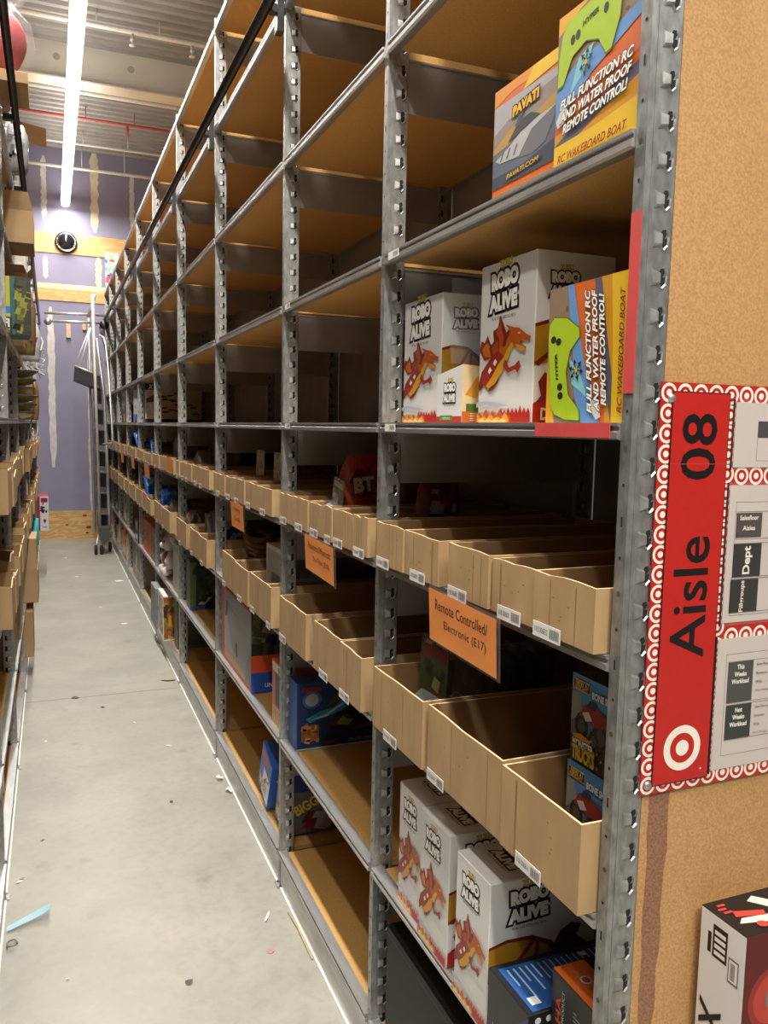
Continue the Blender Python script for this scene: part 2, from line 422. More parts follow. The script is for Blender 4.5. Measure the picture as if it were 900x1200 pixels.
# ================================================================== RIGHT-HAND STEEL SHELVING
XF, XB = .73, 1.345
YP = [.898, 1.803, 2.698, 3.92, 5.17, 6.43, 7.68, 8.93, 10.18, 11.30, 12.28]
LV = [.135, .55, .945, 1.335, 1.665, 2.055, 2.525, 3.02, 3.46]
TOPZ = 3.50
def upright_mesh(flip=1):
    """T-post standing at the origin: narrow flange to the aisle (x=0), punched web across (y=0); flip=-1 mirrors in x"""
    mb = MB(); s = flip
    def bx(x0, x1, y0, y1, z0, z1, mt):
        a, b = sorted((s*x0, s*x1)); mb.box(a, b, y0, y1, z0, z1, mt)
    bx(0, .003, 0, .022, 0, TOPZ, STEEL); bx(.003, .050, 0, .0025, 0, TOPZ, STEEL); bx(.047, .050, .0025, .02, 0, TOPZ, STEEL)
    bx(.010, .014, -.0012, 0, 0, TOPZ, STEEL)
    bx(-.012, .058, -.012, .035, 0, .004, STEEL)
    z = .03
    while z < TOPZ-.03:
        # pressed lug: sloped tab, dark slot beside it
        q = lambda x, y, zz: (s*x, y, zz)
        R_ = lambda L: L if s > 0 else L[::-1]
        a = [q(.018, -.0002, z-.011), q(.033, -.0002, z-.009), q(.033, -.0002, z+.009), q(.018, -.0002, z+.013), q(.020, -.0028, z-.006), q(.031, -.0052, z-.005), q(.031, -.0052, z+.006), q(.020, -.0025, z+.009)]
        for f in [(0, 1, 5, 4), (1, 2, 6, 5), (2, 3, 7, 6), (3, 0, 4, 7), (4, 5, 6, 7)]: mb.poly(R_([a[k] for k in f]), STEEL)
        hp = [q(.0312, -.0006, z-.006), q(.036, -.0006, z-.012), q(.042, -.0006, z-.006), q(.0425, -.0006, z+.003), q(.038, -.0006, z+.002), q(.0415, -.0006, z+.008), q(.040, -.0006, z+.014), q(.034, -.0006, z+.013), q(.0312, -.0006, z+.007)]
        mb.poly(R_(hp), HOLE)
        rim = [(.0315, -.0085), (.036, -.0145), (.0425, -.0085), (.0445, .003), (.044, .012)]
        for k in range(4):
            (x0, z0), (x1, z1) = rim[k], rim[k+1]
            mb.poly(R_([q(x0, -.0008, z+z0), q(x1, -.0008, z+z1), q(x1+.0002, -.0028, z+z1+.001), q(x0+.0002, -.0028, z+z0+.001)]), RIM); mb.poly(R_([q(x0, -.0028, z+z0+.001), q(x1, -.0028, z+z1+.001), q(x1-.0014, -.0008, z+z1+.0022), q(x0-.0008, -.0008, z+z0+.0022)]), RIM)
        z += .0508
    k = 0; z = .055
    while z < TOPZ-.03:     # small holes in the aisle flange
        w, hh = ((.0022, .0022), (.0016, .007), (.0022, .0022), (.004, .004))[k % 4]
        if k % 4 == 3: pts = [(s*-.0004, .011-w*math.cos(i*PI/4), z+hh*math.sin(i*PI/4)) for i in range(8)]
        else: pts = [(s*-.0004, .011+w, z-hh), (s*-.0004, .011-w, z-hh), (s*-.0004, .011-w, z+hh), (s*-.0004, .011+w, z+hh)]
        mb.poly(pts, HOLE if k % 4 != 3 else mat('rivet_hole', (.1, .07, .045))); z += .0508; k += 1
    return mb
rack = thing('steel_shelving', 'tall grey steel shelving with particle board shelves along the right of the aisle', 'shelving', (XF, YP[0], 0))
RY = YP[0]
up0 = upright_mesh().build('upright', rack, (0, 0, 0))
for yp in YP[1:]:
    c = up0.copy(); C.objects.link(c); c.location = (0, yp-RY, 0)
upb = upright_mesh(-1).build('upright', rack, (XB-XF, 0, 0))
for yp in YP[1:]:
    c = upb.copy(); C.objects.link(c); c.location = (XB-XF, yp-RY, 0)
RAILP = [(-.006, .0), (-.006, -.004), (-.0025, -.006), (-.0025, -.011), (-.006, -.013), (-.006, -.022), (.0, -.024), (.018, -.024), (.018, -.021), (.002, -.021), (.002, -.003), (.024, -.003), (.024, .0)]
meshes = {}
def shelf(L, z, y, parent, first_x=0.0):
    """board > front rail, rear rail; origin on the board's near front corner"""
    k = round(L, 3)
    if k not in meshes:
        b = MB().box(.020, XB-XF-.02, .018, L-.016, -.018, -.002, PBOARD).build('shelf_board', parent)
        r = MB().prism([(p[0], p[1]) for p in RAILP], 1, .023, L-.001, RAILM).build('front_rail', b)
        rr = MB().box(XB-XF-.02, XB-XF-.015, .02, L-.001, -.024, .006, DARKST).build('rear_rail', b)
        meshes[k] = b
    else: b = copy_tree(meshes[k], parent)
    b.location = (0, y, z); b.parent = parent
    return b
shelves = {}
for i in range(len(YP)-1):
    for j, z in enumerate(LV): shelves[i, j] = shelf(YP[i+1]-YP[i], z, YP[i]-RY, rack)
g0 = MB().box(.052, XB-XF-.05, .004, .0055, -.145, -.028, DARKST).box(.052, XB-XF-.05, .002, .0075, -.030, -.026, DARKST).build('side_plate', rack)
first = True
for i, yp in enumerate(YP[1:]):
    for j, z in enumerate(LV[1:]):
        c = g0 if first else g0.copy()
        if not first: C.objects.link(c)
        first = False; c.location = (0, yp-RY, z)
bp = {}
for i in range(len(YP)-1):
    L = round(YP[i+1]-YP[i], 3)
    MB().box(XB-XF+.002, XB-XF+.004, .004, L-.004, .14, 3.45, DARKST).build('back_panel', rack, (0, YP[i]-RY, 0))
    MB().box(.002, .005, .023, L-.002, .0, .112, RAILM).box(-.004, .002, .023, L-.002, .0, .004, WHITEP).build('kick_plate', rack, (0, YP[i]-RY, 0))
ep = MB().box(.052, 1.25, .001, .013, .0, 3.6, PEND)
# darker streak running down from the sign, part of the board's mesh
rd = random.Random(4); L = []; Rr = []
for i in range(25):
    q = i/24; L.append((.066+rd.uniform(-.002, .002), .0006, 1.13-q*.75)); Rr.append((.105-.022*q+rd.uniform(-.003, .003), .0006, 1.13-q*.75))
for i in range(24): ep.poly([L[i+1], Rr[i+1], Rr[i], L[i]], STREAK)
tag(ep.build('end_panel', rack), 'tan particle board end panel with a dark streak')
# red tape
REDT = mat('red_tape', (.62, .075, .07), .45, 0, .06)
tp = MB().box(-.0075, -.0062, .038, .228, -.0215, -.0005, REDT).build('tape', shelves[0, 4]); tag(tp, 'red tape stuck on the rail')
tp = MB().box(-.0012, -.0003, .0, .0215, 1.705, 1.945, REDT).build('tape', up0); tag(tp, 'red tape strip on the near post')
# small price-channel labels at the far end of some rails
lab = MB(); fc = Face(lab, (-.0062, .07, -.020), (0, -1, 0), (0, 0, 1), .062, .017)
lab.box(-.0066, -.0061, .008, .07, -.020, -.003, WHITEP)
fc.lay = 3; fc.text('01B', .25, .5, .018, .008, K('30302c'))
for k in range(9): fc.rect(.48+k*.05, .505+k*.05, .2, .8, K('30302c'), nx=False)
lab0 = lab.build('rail_label', shelves[0, 5], (0, .80, 0))
for i, j, yy in ((0, 4, .80), (1, 4, .78), (1, 5, .79), (2, 4, 1.10), (2, 5, 1.10), (3, 4, 1.1)):
    c = lab0.copy(); C.objects.link(c); c.parent = shelves[i, j]; c.location = (0, yy, 0)

# black ladder track in front of the uprights
t = thing('ladder_track', 'long black tube track running along the front of the right-hand shelving', 'rail', (.665, 2.0, 2.99))
MB().tube([(0, -1.4, 0), (0, 10.25, .0)], .017, BLKTUBE, 12).build('tube', t)
b0 = MB().box(-.012, .058, -.016, .016, -.012, .012, BLACK).box(.035, .0575, -.02, .02, -.07, .05, BLACK).build('bracket', t, (0, YP[2]-2.0+.011, 0))
for yp in YP[3:]:
    c = b0.copy(); C.objects.link(c); c.location = (0, yp-2.0+.011, 0)

# ================================================================== CARDBOARD BINS
ORD = ['first', 'second', 'third', 'fourth', 'fifth', 'sixth', 'seventh', 'eighth', 'ninth', 'tenth', 'eleventh', 'twelfth', 'thirteenth']
BAY = ['nearest', 'second', 'third', 'fourth', 'fifth', 'sixth', 'seventh', 'eighth', 'ninth', 'tenth']
def bin_(xf, ya, yb, z, h, depth, sd, sign=1, code=None, wobble=.0022):
    """open-topped bin, origin = centre of its front foot; sign=-1 for the left rack"""
    rd = random.Random(sd); mb = MB(); w = yb-ya; t_ = .004; hw = w/2
    n = 5
    def top(): return h+rd.uniform(-wobble, wobble)
    def wall(p0, p1, q0, q1, hs):     # outer p, inner q, list of heights
        m_ = len(hs)-1; V = []
        for i, hh in enumerate(hs):
            s_ = i/m_
            o = [p0[k]+(p1[k]-p0[k])*s_ for k in (0, 1)]; u = [q0[k]+(q1[k]-q0[k])*s_ for k in (0, 1)]
            V += [(o[0], o[1], 0), (o[0], o[1], hh), (u[0], u[1], hh), (u[0], u[1], .003)]
        for i in range(m_):
            a = 4*i; b = a+4
            mb.add([V[a], V[b], V[b+1], V[a+1]], [(0, 1, 2, 3)], CARD)
            mb.add([V[a+1], V[b+1], V[b+2], V[a+2]], [(0, 1, 2, 3)], CARD_EDGE)
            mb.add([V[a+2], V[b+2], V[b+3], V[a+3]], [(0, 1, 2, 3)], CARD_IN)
    s = sign; hs = [top() for _ in range(n)]; hl = [hs[0]]+[top() for _ in range(n-1)]; hr = [top() for _ in range(n-1)]+[hs[-1]]
    hb = [hl[-1]]+[top() for _ in range(n-2)]+[hr[0]]
    X0, X1 = 0, s*depth
    wall((X0, hw), (X0, -hw), (X0+s*t_, hw-t_), (X0+s*t_, -hw+t_), hs)
    wall((X1, hw), (X0, hw), (X1-s*t_, hw-t_), (X0+s*t_, hw-t_), hl[::-1])
    wall((X0, -hw), (X1, -hw), (X0+s*t_, -hw+t_), (X1-s*t_, -hw+t_), hr[::-1])
    wall((X1, -hw), (X1, hw), (X1-s*t_, -hw+t_), (X1-s*t_, hw-t_), hb[::-1])
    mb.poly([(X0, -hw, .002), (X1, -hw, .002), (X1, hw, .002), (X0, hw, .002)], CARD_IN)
    # fold line and dents on the front
    fc = Face(mb, (X0, s*hw, 0), (0, -s, 0), (0, 0, 1), w, h-.006)
    for k in range(rd.choice((1, 2, 2, 3))):
        a = rd.uniform(.15, .85); fc.rect(a, a+.0025/w, 0, .985, CARD_IN, nx=False)
    if w > .13:
        for k in range(4):
            a, b = rd.uniform(.2, .8), rd.uniform(.3, .8); fc.ell(a, b, .003, .0014, CARD_IN, 6, nx=False)
    o = mb.build('cardboard_bin', None, (xf, (ya+yb)/2, z))
    lm = MB(); lw = min(.075, w*.75); lm.box(-.0012 if s > 0 else .0004, -.0004 if s > 0 else .0012, -lw/2, lw/2, -.014, .010, WHITEP)
    if s > 0:
        lf = Face(lm, (-.0012, lw/2, -.014), (0, -1, 0), (0, 0, 1), lw, .024)
        if code: lf.text(code, .31, .5, lw*.48, .009, K('2c2b28'))
        else: lf.rect(.08, .5, .35, .65, K('77756e'))
        if code:
            for k in range(14): lf.rect(.62+k*.024, .62+k*.024+(.010, .016, .007)[k % 3], .18, .82, K('2c2b28'), nx=False)
        else: lf.rect(.6, .94, .2, .8, K('4a4945'))
        lm.build('barcode_label', o, (-.0008, (w*.5-lw*.5-.004)*(1 if sd % 2 else .3), .006))
    return o
UP = [[(1.767, 1.612), (1.610, 1.444), (1.391, 1.235), (1.227, 1.090), (1.088, .930)],
      [(2.66, 2.51), (2.490, 2.331), (2.319, 2.181), (2.169, 2.104), (2.100, 1.953), (1.936, 1.79)],
      [(3.86, 3.60), (3.589, 3.456), (3.442, 3.203), (3.187, 2.997), (2.986, 2.758)],
      [(5.13, 5.000), (4.966, 4.750), (4.745, 4.526), (4.514, 4.296), (4.273, 3.98)],
      [(6.39, 6.0), (5.95, 5.5), (5.49, 5.24), (5.235, 5.20)]]
LO = [[(1.745, 1.469), (1.450, 1.155), (1.148, .925)],
      [(2.607, 2.304), (2.236, 1.995), (1.991, 1.765)],
      [(3.621, 3.345), (3.339, 3.087), (3.067, 2.799), (2.793, 2.64)],
      [(5.04, 4.659), (4.536, 4.264), (4.241, 4.001)],
      [(6.245, 5.806), (5.752, 5.363), (5.351, 5.20)]]
UP[4].pop(); LO[4].pop()
rd = random.Random(21)
for b in range(5, 10):
    for T in (UP, LO):
        y = YP[b+1]-.04; lst = []
        while y > YP[b]+.16:
            w = rd.uniform(.2, .42); a = max(y-w, YP[b]+.03); lst.append((y, a)); y = a-rd.uniform(.004, .05)
        T.append(lst)
BINS = []; sd = 100; codes = iter(range(6832, 6700, -1))
for T, row, z, h, xf, dp in ((UP, 'upper', LV[3], .096, .708, .56), (LO, 'lower', LV[2], .142, .698, .58)):
    for b, lst in enumerate(T):
        for k, (y1, y0) in enumerate(reversed(lst)):
            sd += 1; y0 = max(y0, YP[b]+.026); y1 = min(y1, YP[b+1]-.010); BINS.append((row, y0, y1))
            code = '01B %06d' % next(codes) if b < 3 else None
            o = bin_(xf+(.004 if k % 2 else 0), y0, y1, z+.001, h*(1+random.uniform(-.03, .03)) if b < 5 else h*random.uniform(.85, 1.05), dp, sd, 1, code)
            tag(o, '%s cardboard bin from the right in the %s bay, %s bin shelf' % (ORD[k], BAY[b], row), 'bin', 'cardboard bins on the right shelving')

# orange hanging signs
ORNG = mat('orange_paper', (.93, .32, .08), .55, 0, .05, 12)
SLEEVE = mat('clear_sleeve', (.75, .72, .7), .15, 0, .02, alpha=.18)
def tagsign(label, y1, y0, zt, lines, tilt=.0, x=.690, h=.105, sag=0.0):
    t = thing('hanging_sign', label, 'sign', (x, (y0+y1)/2, zt), 0, 'orange signs hanging from the bin shelf'); w = y1-y0
    t.rotation_euler = (tilt, .0, 0)
    mb = MB(); n = 8; V = []
    for i in range(n+1):
        a = w/2-w*i/n; q = 0
        V += [(q, a, 0), (q+.006, a, -h)]
    mb.add(V, [(2*i, 2*i+1, 2*i+3, 2*i+2) for i in range(n)], ORNG)
    o = mb.build('paper', t)
    if lines:
        lm = MB(); fc = Face(lm, (.0052, w/2, -h), (0, -1, 0), (-.0571, 0, 1), w, h)
        for s_, a, b, tw, th in lines: fc.text(s_, a, b, tw*w, th, K('241510'))
        lm.build('lettering', t)
    mb = MB(); mb.add([(.0045, w/2+.006, .004), (.0105, w/2+.006, -h-.007), (.0105, -w/2-.006, -h-.007), (.0045, -w/2-.006, .004)], [(0, 1, 2, 3)], SLEEVE); mb.build('clear_sleeve', t)
tagsign('orange sign reading Remote Controlled Electronic below the nearest upper bins', 1.438, 1.172, 1.336, [('Remote Controlled/', .5, .74, .78, .021), ('Electronic (E17)', .56, .40, .62, .021)], .02)
tagsign('orange two-line sign hanging below the second bay upper bins', 2.30, 2.035, 1.334, [('Pokemon/Minecraft', .52, .74, .78, .019), ('YouTube (E18)', .58, .40, .58, .019)], .03)
tagsign('orange sign with two short text lines hanging in the third bay', 3.38, 3.145, 1.338, [('Trading', .5, .74, .55, .02), ('Cards', .5, .4, .45, .02)], 0)
tagsign('orange sheet stuck across the bin fronts in the fifth bay', 5.465, 5.24, 1.444, None, 0, .694)
tagsign('orange sign hanging in the sixth bay between two posts', 6.82, 6.47, 1.336, None, .02)
tagsign('orange sign hanging in the seventh bay, second farthest', 8.0, 7.70, 1.345, None, 0)
tagsign('farthest orange sign, hanging in the eighth bay near the ladder', 9.22, 8.90, 1.347, None, 0)
#PART2
# ================================================================== LEFT-HAND STEEL SHELVING
XL = -.18
YL = [1.75, 2.95, 4.10, 5.30, 6.50, 7.70, 8.90, 10.10, 11.20, 12.28]
LL = [.13, .48, .94, 1.335, 1.665, 2.06, 2.52, 3.02, 3.46]
lrack = thing('steel_shelving', 'crowded grey steel shelving along the left edge of the aisle', 'shelving', (XL, YL[0], 0)); LY = YL[0]
for src, xx in ((upb, 0), (up0, -.615)):
    for yp in YL:
        c = bpy.data.objects.new('upright', src.data); C.objects.link(c); c.parent = lrack; c.location = (xx, yp-LY, 0)
lm_ = {}
for i in range(len(YL)-1):
    L = round(YL[i+1]-YL[i], 3)
    for z in LL:
        if L not in lm_:
            b = MB().box(-.595, -.020, .018, L-.016, -.018, -.002, PBOARD).build('shelf_board', lrack)
            MB().prism([(-p[0], p[1]) for p in RAILP], 1, .023, L-.001, RAILM).build('front_rail', b)
            lm_[L] = b
        else: b = copy_tree(lm_[L], lrack)
        b.location = (0, YL[i]-LY, z)
    MB().box(-.618, -.616, .004, L-.004, .14, 3.45, DARKST).build('back_panel', lrack, (0, YL[i]-LY, 0))
    MB().box(-.005, -.002, .023, L-.002, .0, .108, RAILM).box(-.002, .004, .023, L-.002, .0, .004, WHITEP).build('kick_plate', lrack, (0, YL[i]-LY, 0))
t = thing('ladder_track', 'black tube track high along the front of the left-hand shelving', 'rail', (-.118, 2.9, 2.99))
MB().tube([(0, 0, 0), (0, 9.35, 0)], .015, BLKTUBE, 12).build('tube', t)
b0 = MB().box(-.054, .011, -.016, .016, -.012, .012, BLACK).build('bracket', t, (0, YL[2]-2.9+.011, 0))
for yp in YL[3:]:
    c = b0.copy(); C.objects.link(c); c.location = (0, yp-2.9+.011, 0)

# bins on the left
rd = random.Random(5); sd = 900
for lv, row, h in ((LL[3], 'upper', .15), (LL[2], 'lower', .17)):
    for b in range(1, 8):
        y = YL[b]+.05; k = 0
        while y < YL[b+1]-.25 and k < 4:
            w = rd.uniform(.22, .30); sd += 1
            o = bin_(-.150+rd.uniform(-.015, .02), y, min(y+w, YL[b+1]-.02), lv+.001, h*rd.uniform(.75, 1.05), .5, sd, -1, None, .012)
            tag(o, 'cardboard bin on the left shelving, %s row, %s bay in, %s from near post' % (row, ORD[b-1], ORD[k]), 'bin', 'cardboard bins on the left shelving')
            y += w+rd.uniform(.004, .012); k += 1
        if b == 1 and lv == LL[3]: pass

# ================================================================== PRINTED TOY BOXES
WHT = mat('white_carton', (.74, .73, .70), .42, 0, .03, 5)
def robo(fc, a, b, w, rot=.05, dim=False):
    ww = K('8f8d88') if False else K('f4f2ec'); bk = K('17130f'); W = fc.w; Hh = fc.h
    fc.text('ZURU', a+.02*w/W, b+.50*w/Hh, w*.40, w*.13, K('e8c51c'), bk, .03, .045, rot)
    fc.text('ROBO', a, b+.24*w/Hh, w*.90, w*.31, bk, bk, .08, .115, rot); fc.text('ROBO', a, b+.24*w/Hh, w*.88, w*.30, ww, None, .075, 0, rot)
    fc.text('ALIVE', a-.03*w/W, b-.13*w/Hh, w*.94, w*.31, bk, bk, .08, .115, rot); fc.text('ALIVE', a-.03*w/W, b-.13*w/Hh, w*.92, w*.30, ww, None, .075, 0, rot)
    fc.text('REAL LIFE ROBOTIC PETS', a, b-.40*w/Hh, w*.78, w*.05, K('3a3530'))
DR = dict(
 wl=[(.10, .46), (.0, .60), (.03, .74), (.10, .70), (.16, .80), (.22, .68), (.32, .60), (.28, .48)],
 wr=[(.26, .46), (.20, .62), (.29, .70), (.27, .84), (.37, .88), (.40, 1.04), (.47, .92), (.54, .78), (.55, .64), (.50, .52)],
 wm=[(.30, .50), (.25, .61), (.33, .68), (.38, .70), (.40, .56)],
 wm3=[(.42, .56), (.40, .72), (.33, .82), (.40, .88), (.42, .97), (.45, .84), (.50, .70), (.49, .58)],
 mane=[(.46, .62), (.52, .76), (.60, .84), (.64, .80), (.56, .70), (.52, .60)],
 chest=[(.50, .44), (.56, .56), (.66, .66), (.72, .64), (.64, .54), (.58, .42)],
 leg=[(.30, .30), (.26, .14), (.20, .02), (.30, .04), (.40, .14), (.46, .28)],
 spot1=[(.30, .40), (.34, .46), (.38, .42), (.34, .36)], spot2=[(.20, .30), (.24, .36), (.28, .31), (.23, .26)],
 wm2=[(.12, .50), (.05, .60), (.09, .66), (.16, .70), (.26, .58), (.24, .50)],
 tail=[(.02, .02), (.0, .12), (.06, .30), (.20, .42), (.30, .38), (.18, .28), (.12, .12)],
 body=[(.06, .16), (.10, .34), (.22, .46), (.40, .58), (.56, .56), (.58, .42), (.48, .26), (.34, .12), (.18, .06)],
 belly=[(.16, .10), (.28, .22), (.40, .38), (.54, .50), (.58, .44), (.48, .26), (.34, .12), (.22, .06)],
 neck=[(.40, .56), (.50, .70), (.62, .78), (.72, .74), (.68, .64), (.58, .56), (.54, .46)],
 head=[(.60, .72), (.62, .80), (.52, .90), (.68, .84), (.78, .82), (.92, .72), (1.0, .69), (.98, .63), (.86, .66), (.80, .62), (.92, .56), (.90, .50), (.78, .54), (.70, .60)],
 jaw=[(.72, .62), (.90, .56), (.90, .50), (.78, .53)],
 arm=[(.54, .44), (.62, .32), (.72, .34), (.80, .40), (.84, .32), (.78, .24), (.74, .29), (.60, .25), (.50, .36)],
 eye=[(.76, .75), (.80, .77), (.82, .74)])
def dragon(fc, a, b, sa, sb, flip=False):
    for k, c in (('wl', '8c2a16'), ('wm2', 'c96a22'), ('wr', '7d2213'), ('wm', 'a9441f'), ('wm3', 'b4481f'), ('tail', '6d1b12'), ('body', '97281a'), ('leg', '7d2013'), ('neck', 'b5631f'), ('mane', '7d2013'), ('belly', 'cf9327'), ('chest', 'd9a02f'), ('spot1', 'e9e2d6'), ('spot2', 'e9e2d6'), ('head', 'b9541c'), ('jaw', 'd89a2b'), ('arm', '96301a'), ('eye', 'f3d24a')):
        fc.shape(DR[k], a, b, sa, sb, K(c), flip=flip)
def jag(fc, a0, a1, b, amp, n, mt, sd):
    rd = random.Random(sd); pts = [(a0, .004), (a1, .004)]
    for i in range(n+1):
        q = a1-(a1-a0)*i/n; pts.append((max(.004, min(.996, q)), b+(amp*rd.uniform(.3, 1) if i % 2 else 0)))
    fc.poly(pts, mt)
def flames(fc, a0, a1, h, sd):
    jag(fc, a0, a1, h*.5, h*.6, 10, K('c8571c'), sd); jag(fc, a0+.02, a1-.03, h*.32, h*.5, 9, K('e0a33a'), sd+1); jag(fc, a0+.05, a1-.06, h*.16, h*.35, 8, K('ecd48a'), sd+2)
def wing_big(fc, a0, a1, b0, b1, flip=False):
    """huge wing running round the side"""
    A = lambda x: a0+(a1-a0)*x; B = lambda y: b0+(b1-b0)*y
    P = lambda pts: [(A(x), B(y)) for x, y in pts]
    fc.poly(P([(0, .10), (0, .86), (.18, .95), (.42, .92), (.62, .70), (.72, .38), (.56, .30), (.40, .12), (.2, .18)]), K('a77a1d'))
    for q in ([(0, .86), (.18, .95), (.44, .92), (.64, .70), (.74, .36), (.70, .36), (.58, .66), (.40, .84), (.18, .88), (0, .80)], [(0, .16), (.30, .50), (.44, .86), (.48, .84), (.34, .46), (.06, .10)], [(.38, .16), (.46, .5), (.48, .84), (.52, .82), (.50, .46), (.42, .14)]):
        fc.poly(P(q), K('6d1f12'))
    fc.poly(P([(.70, .36), (.66, .6), (.72, .86), (.84, 1.0), (.95, .92), (.90, .70), (1.0, .5), (.98, .25), (.84, .20)]), K('5f1a12'))
def robo_front(fc, big=True, sd=1):
    robo(fc, .45, .80, fc.w*.56)
    dragon(fc, .49, .42, fc.w*.95, min(fc.w*.95, fc.h*.46))
    fc.poly([(.0, .13), (.18, .14), (.5, .12), (.62, .105), (.4, .10), (.2, .115), (.0, .10)], K('b9bac6'))
    jag(fc, .45, 1.0, .06, .05, 16, K('b02418'), sd); flames(fc, .0, .66, .085, sd+3)
def robo_side(fc, sd=2):
    robo(fc, .36, .80, fc.w*.40)
    wing_big(fc, .0, .9, .30, .62)
    fc.poly([(.0, .10), (.10, .16), (.06, .24), (.14, .30), (.24, .26), (.28, .18), (.20, .08)], K('8a2617'))
    jag(fc, .0, 1.0, .115, .05, 18, K('a52417'), sd)
    fc.text('FIRE BREATHING', .40, .115, fc.w*.40, .008, K('eadfd4')); fc.text('DRAGON', .40, .055, fc.w*.60, .022, K('eadfd4'), None, .03)
def robobox(label, dx, dy, dz, x, y0, y1, z, rz=0, wide_near=True, sd=1, group='white dragon toy boxes'):
    c = Carton(dx, dy, dz, WHT)
    (robo_front if True else robo_side)(c.f, True, sd)
    robo_side(c.n, sd+5)
    robo(c.t, .5, .34, c.t.w*.60, 0)
    c.t.rect(.0, .006, .02, .98, K('b9b6ae')); c.t.rect(.02, .98, .90, .906, K('b9b6ae'))
    return c.put('toy_box', label, 'box', x, y0, y1, z, rz, group)
Z5 = LV[4]+.0005
robobox('white dragon toy box leftmost on the eye-level shelf, with a clear film over its side', .16, .20, .278, .778, 1.588, 1.788, Z5, 0, sd=1)
robobox('tallest white dragon toy box on the eye-level shelf, beside the sideways boat box', .165, .195, .298, .778, 1.224, 1.420, Z5, 0, sd=11)
# small robo box with slanted top
def small_robo():
    w, h, d = .115, .112, .06
    mb = MB(); cre = WHT; bei = mat('cream_carton', (.68, .50, .27), .5, 0, .1)
    hl, hr = .100, .116
    V = [(0, w/2, 0), (0, -w/2, 0), (0, -w/2, hr), (0, w/2, hl), (d, w/2, 0), (d, -w/2, 0), (d, -w/2, hr-.004), (d, w/2, hl-.004)]
    mb.add(V, [(0, 1, 2, 3)], cre); mb.add(V, [(1, 5, 6, 2)], bei); mb.add(V, [(3, 2, 6, 7), (4, 7, 6, 5), (0, 3, 7, 4), (0, 4, 5, 1)], cre)
    f = Face(mb, (0, w/2, 0), (0, -1, 0), (0, 0, 1), w, hl); robo(f, .52, .58, .058, 0)
    f.rect(0, 1, 0, .13, K('b53425')); f.rect(.16, .66, .05, .15, K('4f8a3a')); f.text('robots', .41, .10, .035, .006, K('e8e8dc'))
    n = Face(mb, (0, -w/2, 0), (1, 0, 0), (0, 0, 1), d, hr-.004); n.rect(0, 1, 0, .2, K('b8602c')); n.rect(.15, .98, .2, .34, K('4c6b2c')); n.poly([(.1, .5), (.5, .8), (.9, .95), (.9, .6), (.5, .45)], K('c98a2a'))
    for k in range(5): n.rect(.3, .9, .04+.03*k, .05+.03*k, K('e9d9a8'), nx=False)
    o = mb.build('toy_box', None, (.760, 1.510, Z5)); tag(o, 'small low white toy box in front between the two tall dragon boxes', 'box', 'white dragon toy boxes')
small_robo()
# crumpled clear bag hanging over the side of the left box
FILM = mat('clear_film', (.75, .75, .78), .08, 0, .02, alpha=.16)
mb = MB(); rd = random.Random(3); n, m_ = 9, 9; V = []
for i in range(n):
    for j in range(m_):
        V.append((.79+.125*i/(n-1), 1.572-.035*math.sin(PI*i/(n-1))*math.sin(PI*(j+.5)/m_)+rd.uniform(-.008, .004), Z5+.125+.175*j/(m_-1)+rd.uniform(-.006, .006)))
mb.add(V, [(i*m_+j, (i+1)*m_+j, (i+1)*m_+j+1, i*m_+j+1) for i in range(n-1) for j in range(m_-1)], FILM, True)
tag(mb.build('plastic_film'), 'crumpled clear plastic film between the two tall dragon boxes', 'plastic film')

YEL = K('e0b51d'); ORA = K('cf6123'); DORA = K('b84a1c')
def boat_pic(fc):
    """speed boat on a lake"""
    fc.rect(0, 1, 0, 1, ORA); fc.rect(0, 1, .16, .86, K('a7a2a6'))
    fc.poly([(.0, .86), (.3, .92), (1, .92), (1, 1), (0, 1)], K('d98a2a')); fc.poly([(.45, .86), (1, .90), (1, 1), (.6, 1)], YEL)
    fc.poly([(.0, .62), (.25, .70), (.5, .66), (.75, .78), (1, .80), (1, .60), (0, .52)], K('8f7f78')); fc.poly([(.0, .50), (.3, .62), (.6, .60), (1, .70), (1, .52), (0, .42)], K('b28b3e'))
    fc.poly([(.0, .16), (1, .16), (1, .56), (.6, .52), (0, .46)], K('57606f')); fc.poly([(.0, .16), (1, .16), (1, .34), (.5, .26), (0, .26)], K('343c4c'))
    fc.poly([(.05, .38), (.30, .34), (.62, .30), (.80, .34), (.98, .58), (.70, .56), (.30, .48), (.08, .44)], K('6b6a70')); fc.poly([(.05, .40), (.26, .46), (.52, .56), (.94, .58), (.6, .50), (.42, .34), (.12, .36)], K('b4b2b3'))
    fc.poly([(.24, .50), (.40, .62), (.58, .64), (.72, .58), (.52, .54)], K('37363c')); fc.poly([(.34, .60), (.46, .72), (.50, .71), (.42, .60)], K('47464b'))
    for q in (.12, .22, .33): fc.poly([(q, .37), (q+.05, .45), (q+.07, .45), (q+.02, .37)], K('57575d'), nx=False)
    fc.text('PAVATI', .50, .745, fc.w*.40, fc.h*.085, K('e8b021'), K('2a1b10'), .06, .11, .08, .15)
    fc.text('PAVATI.COM', .48, .225, fc.w*.48, fc.h*.04, K('e2b12a'), K('1b1510'), .02, .05, .05, .2)
    fc.text('RC WAKEBOARD BOAT', .52, .08, fc.w*.86, fc.h*.055, K('d8a022'), K('5a2a12'), .0, .03, 0, .35)
PAD = [(.0, .0), (.01, .42), (.06, .74), (.16, .88), (.80, 1.0), (.94, .97), (1.0, .84), (.97, .45), (.86, .10), (.78, .08), (.66, .34), (.46, .44), (.24, .34), (.10, .02)]
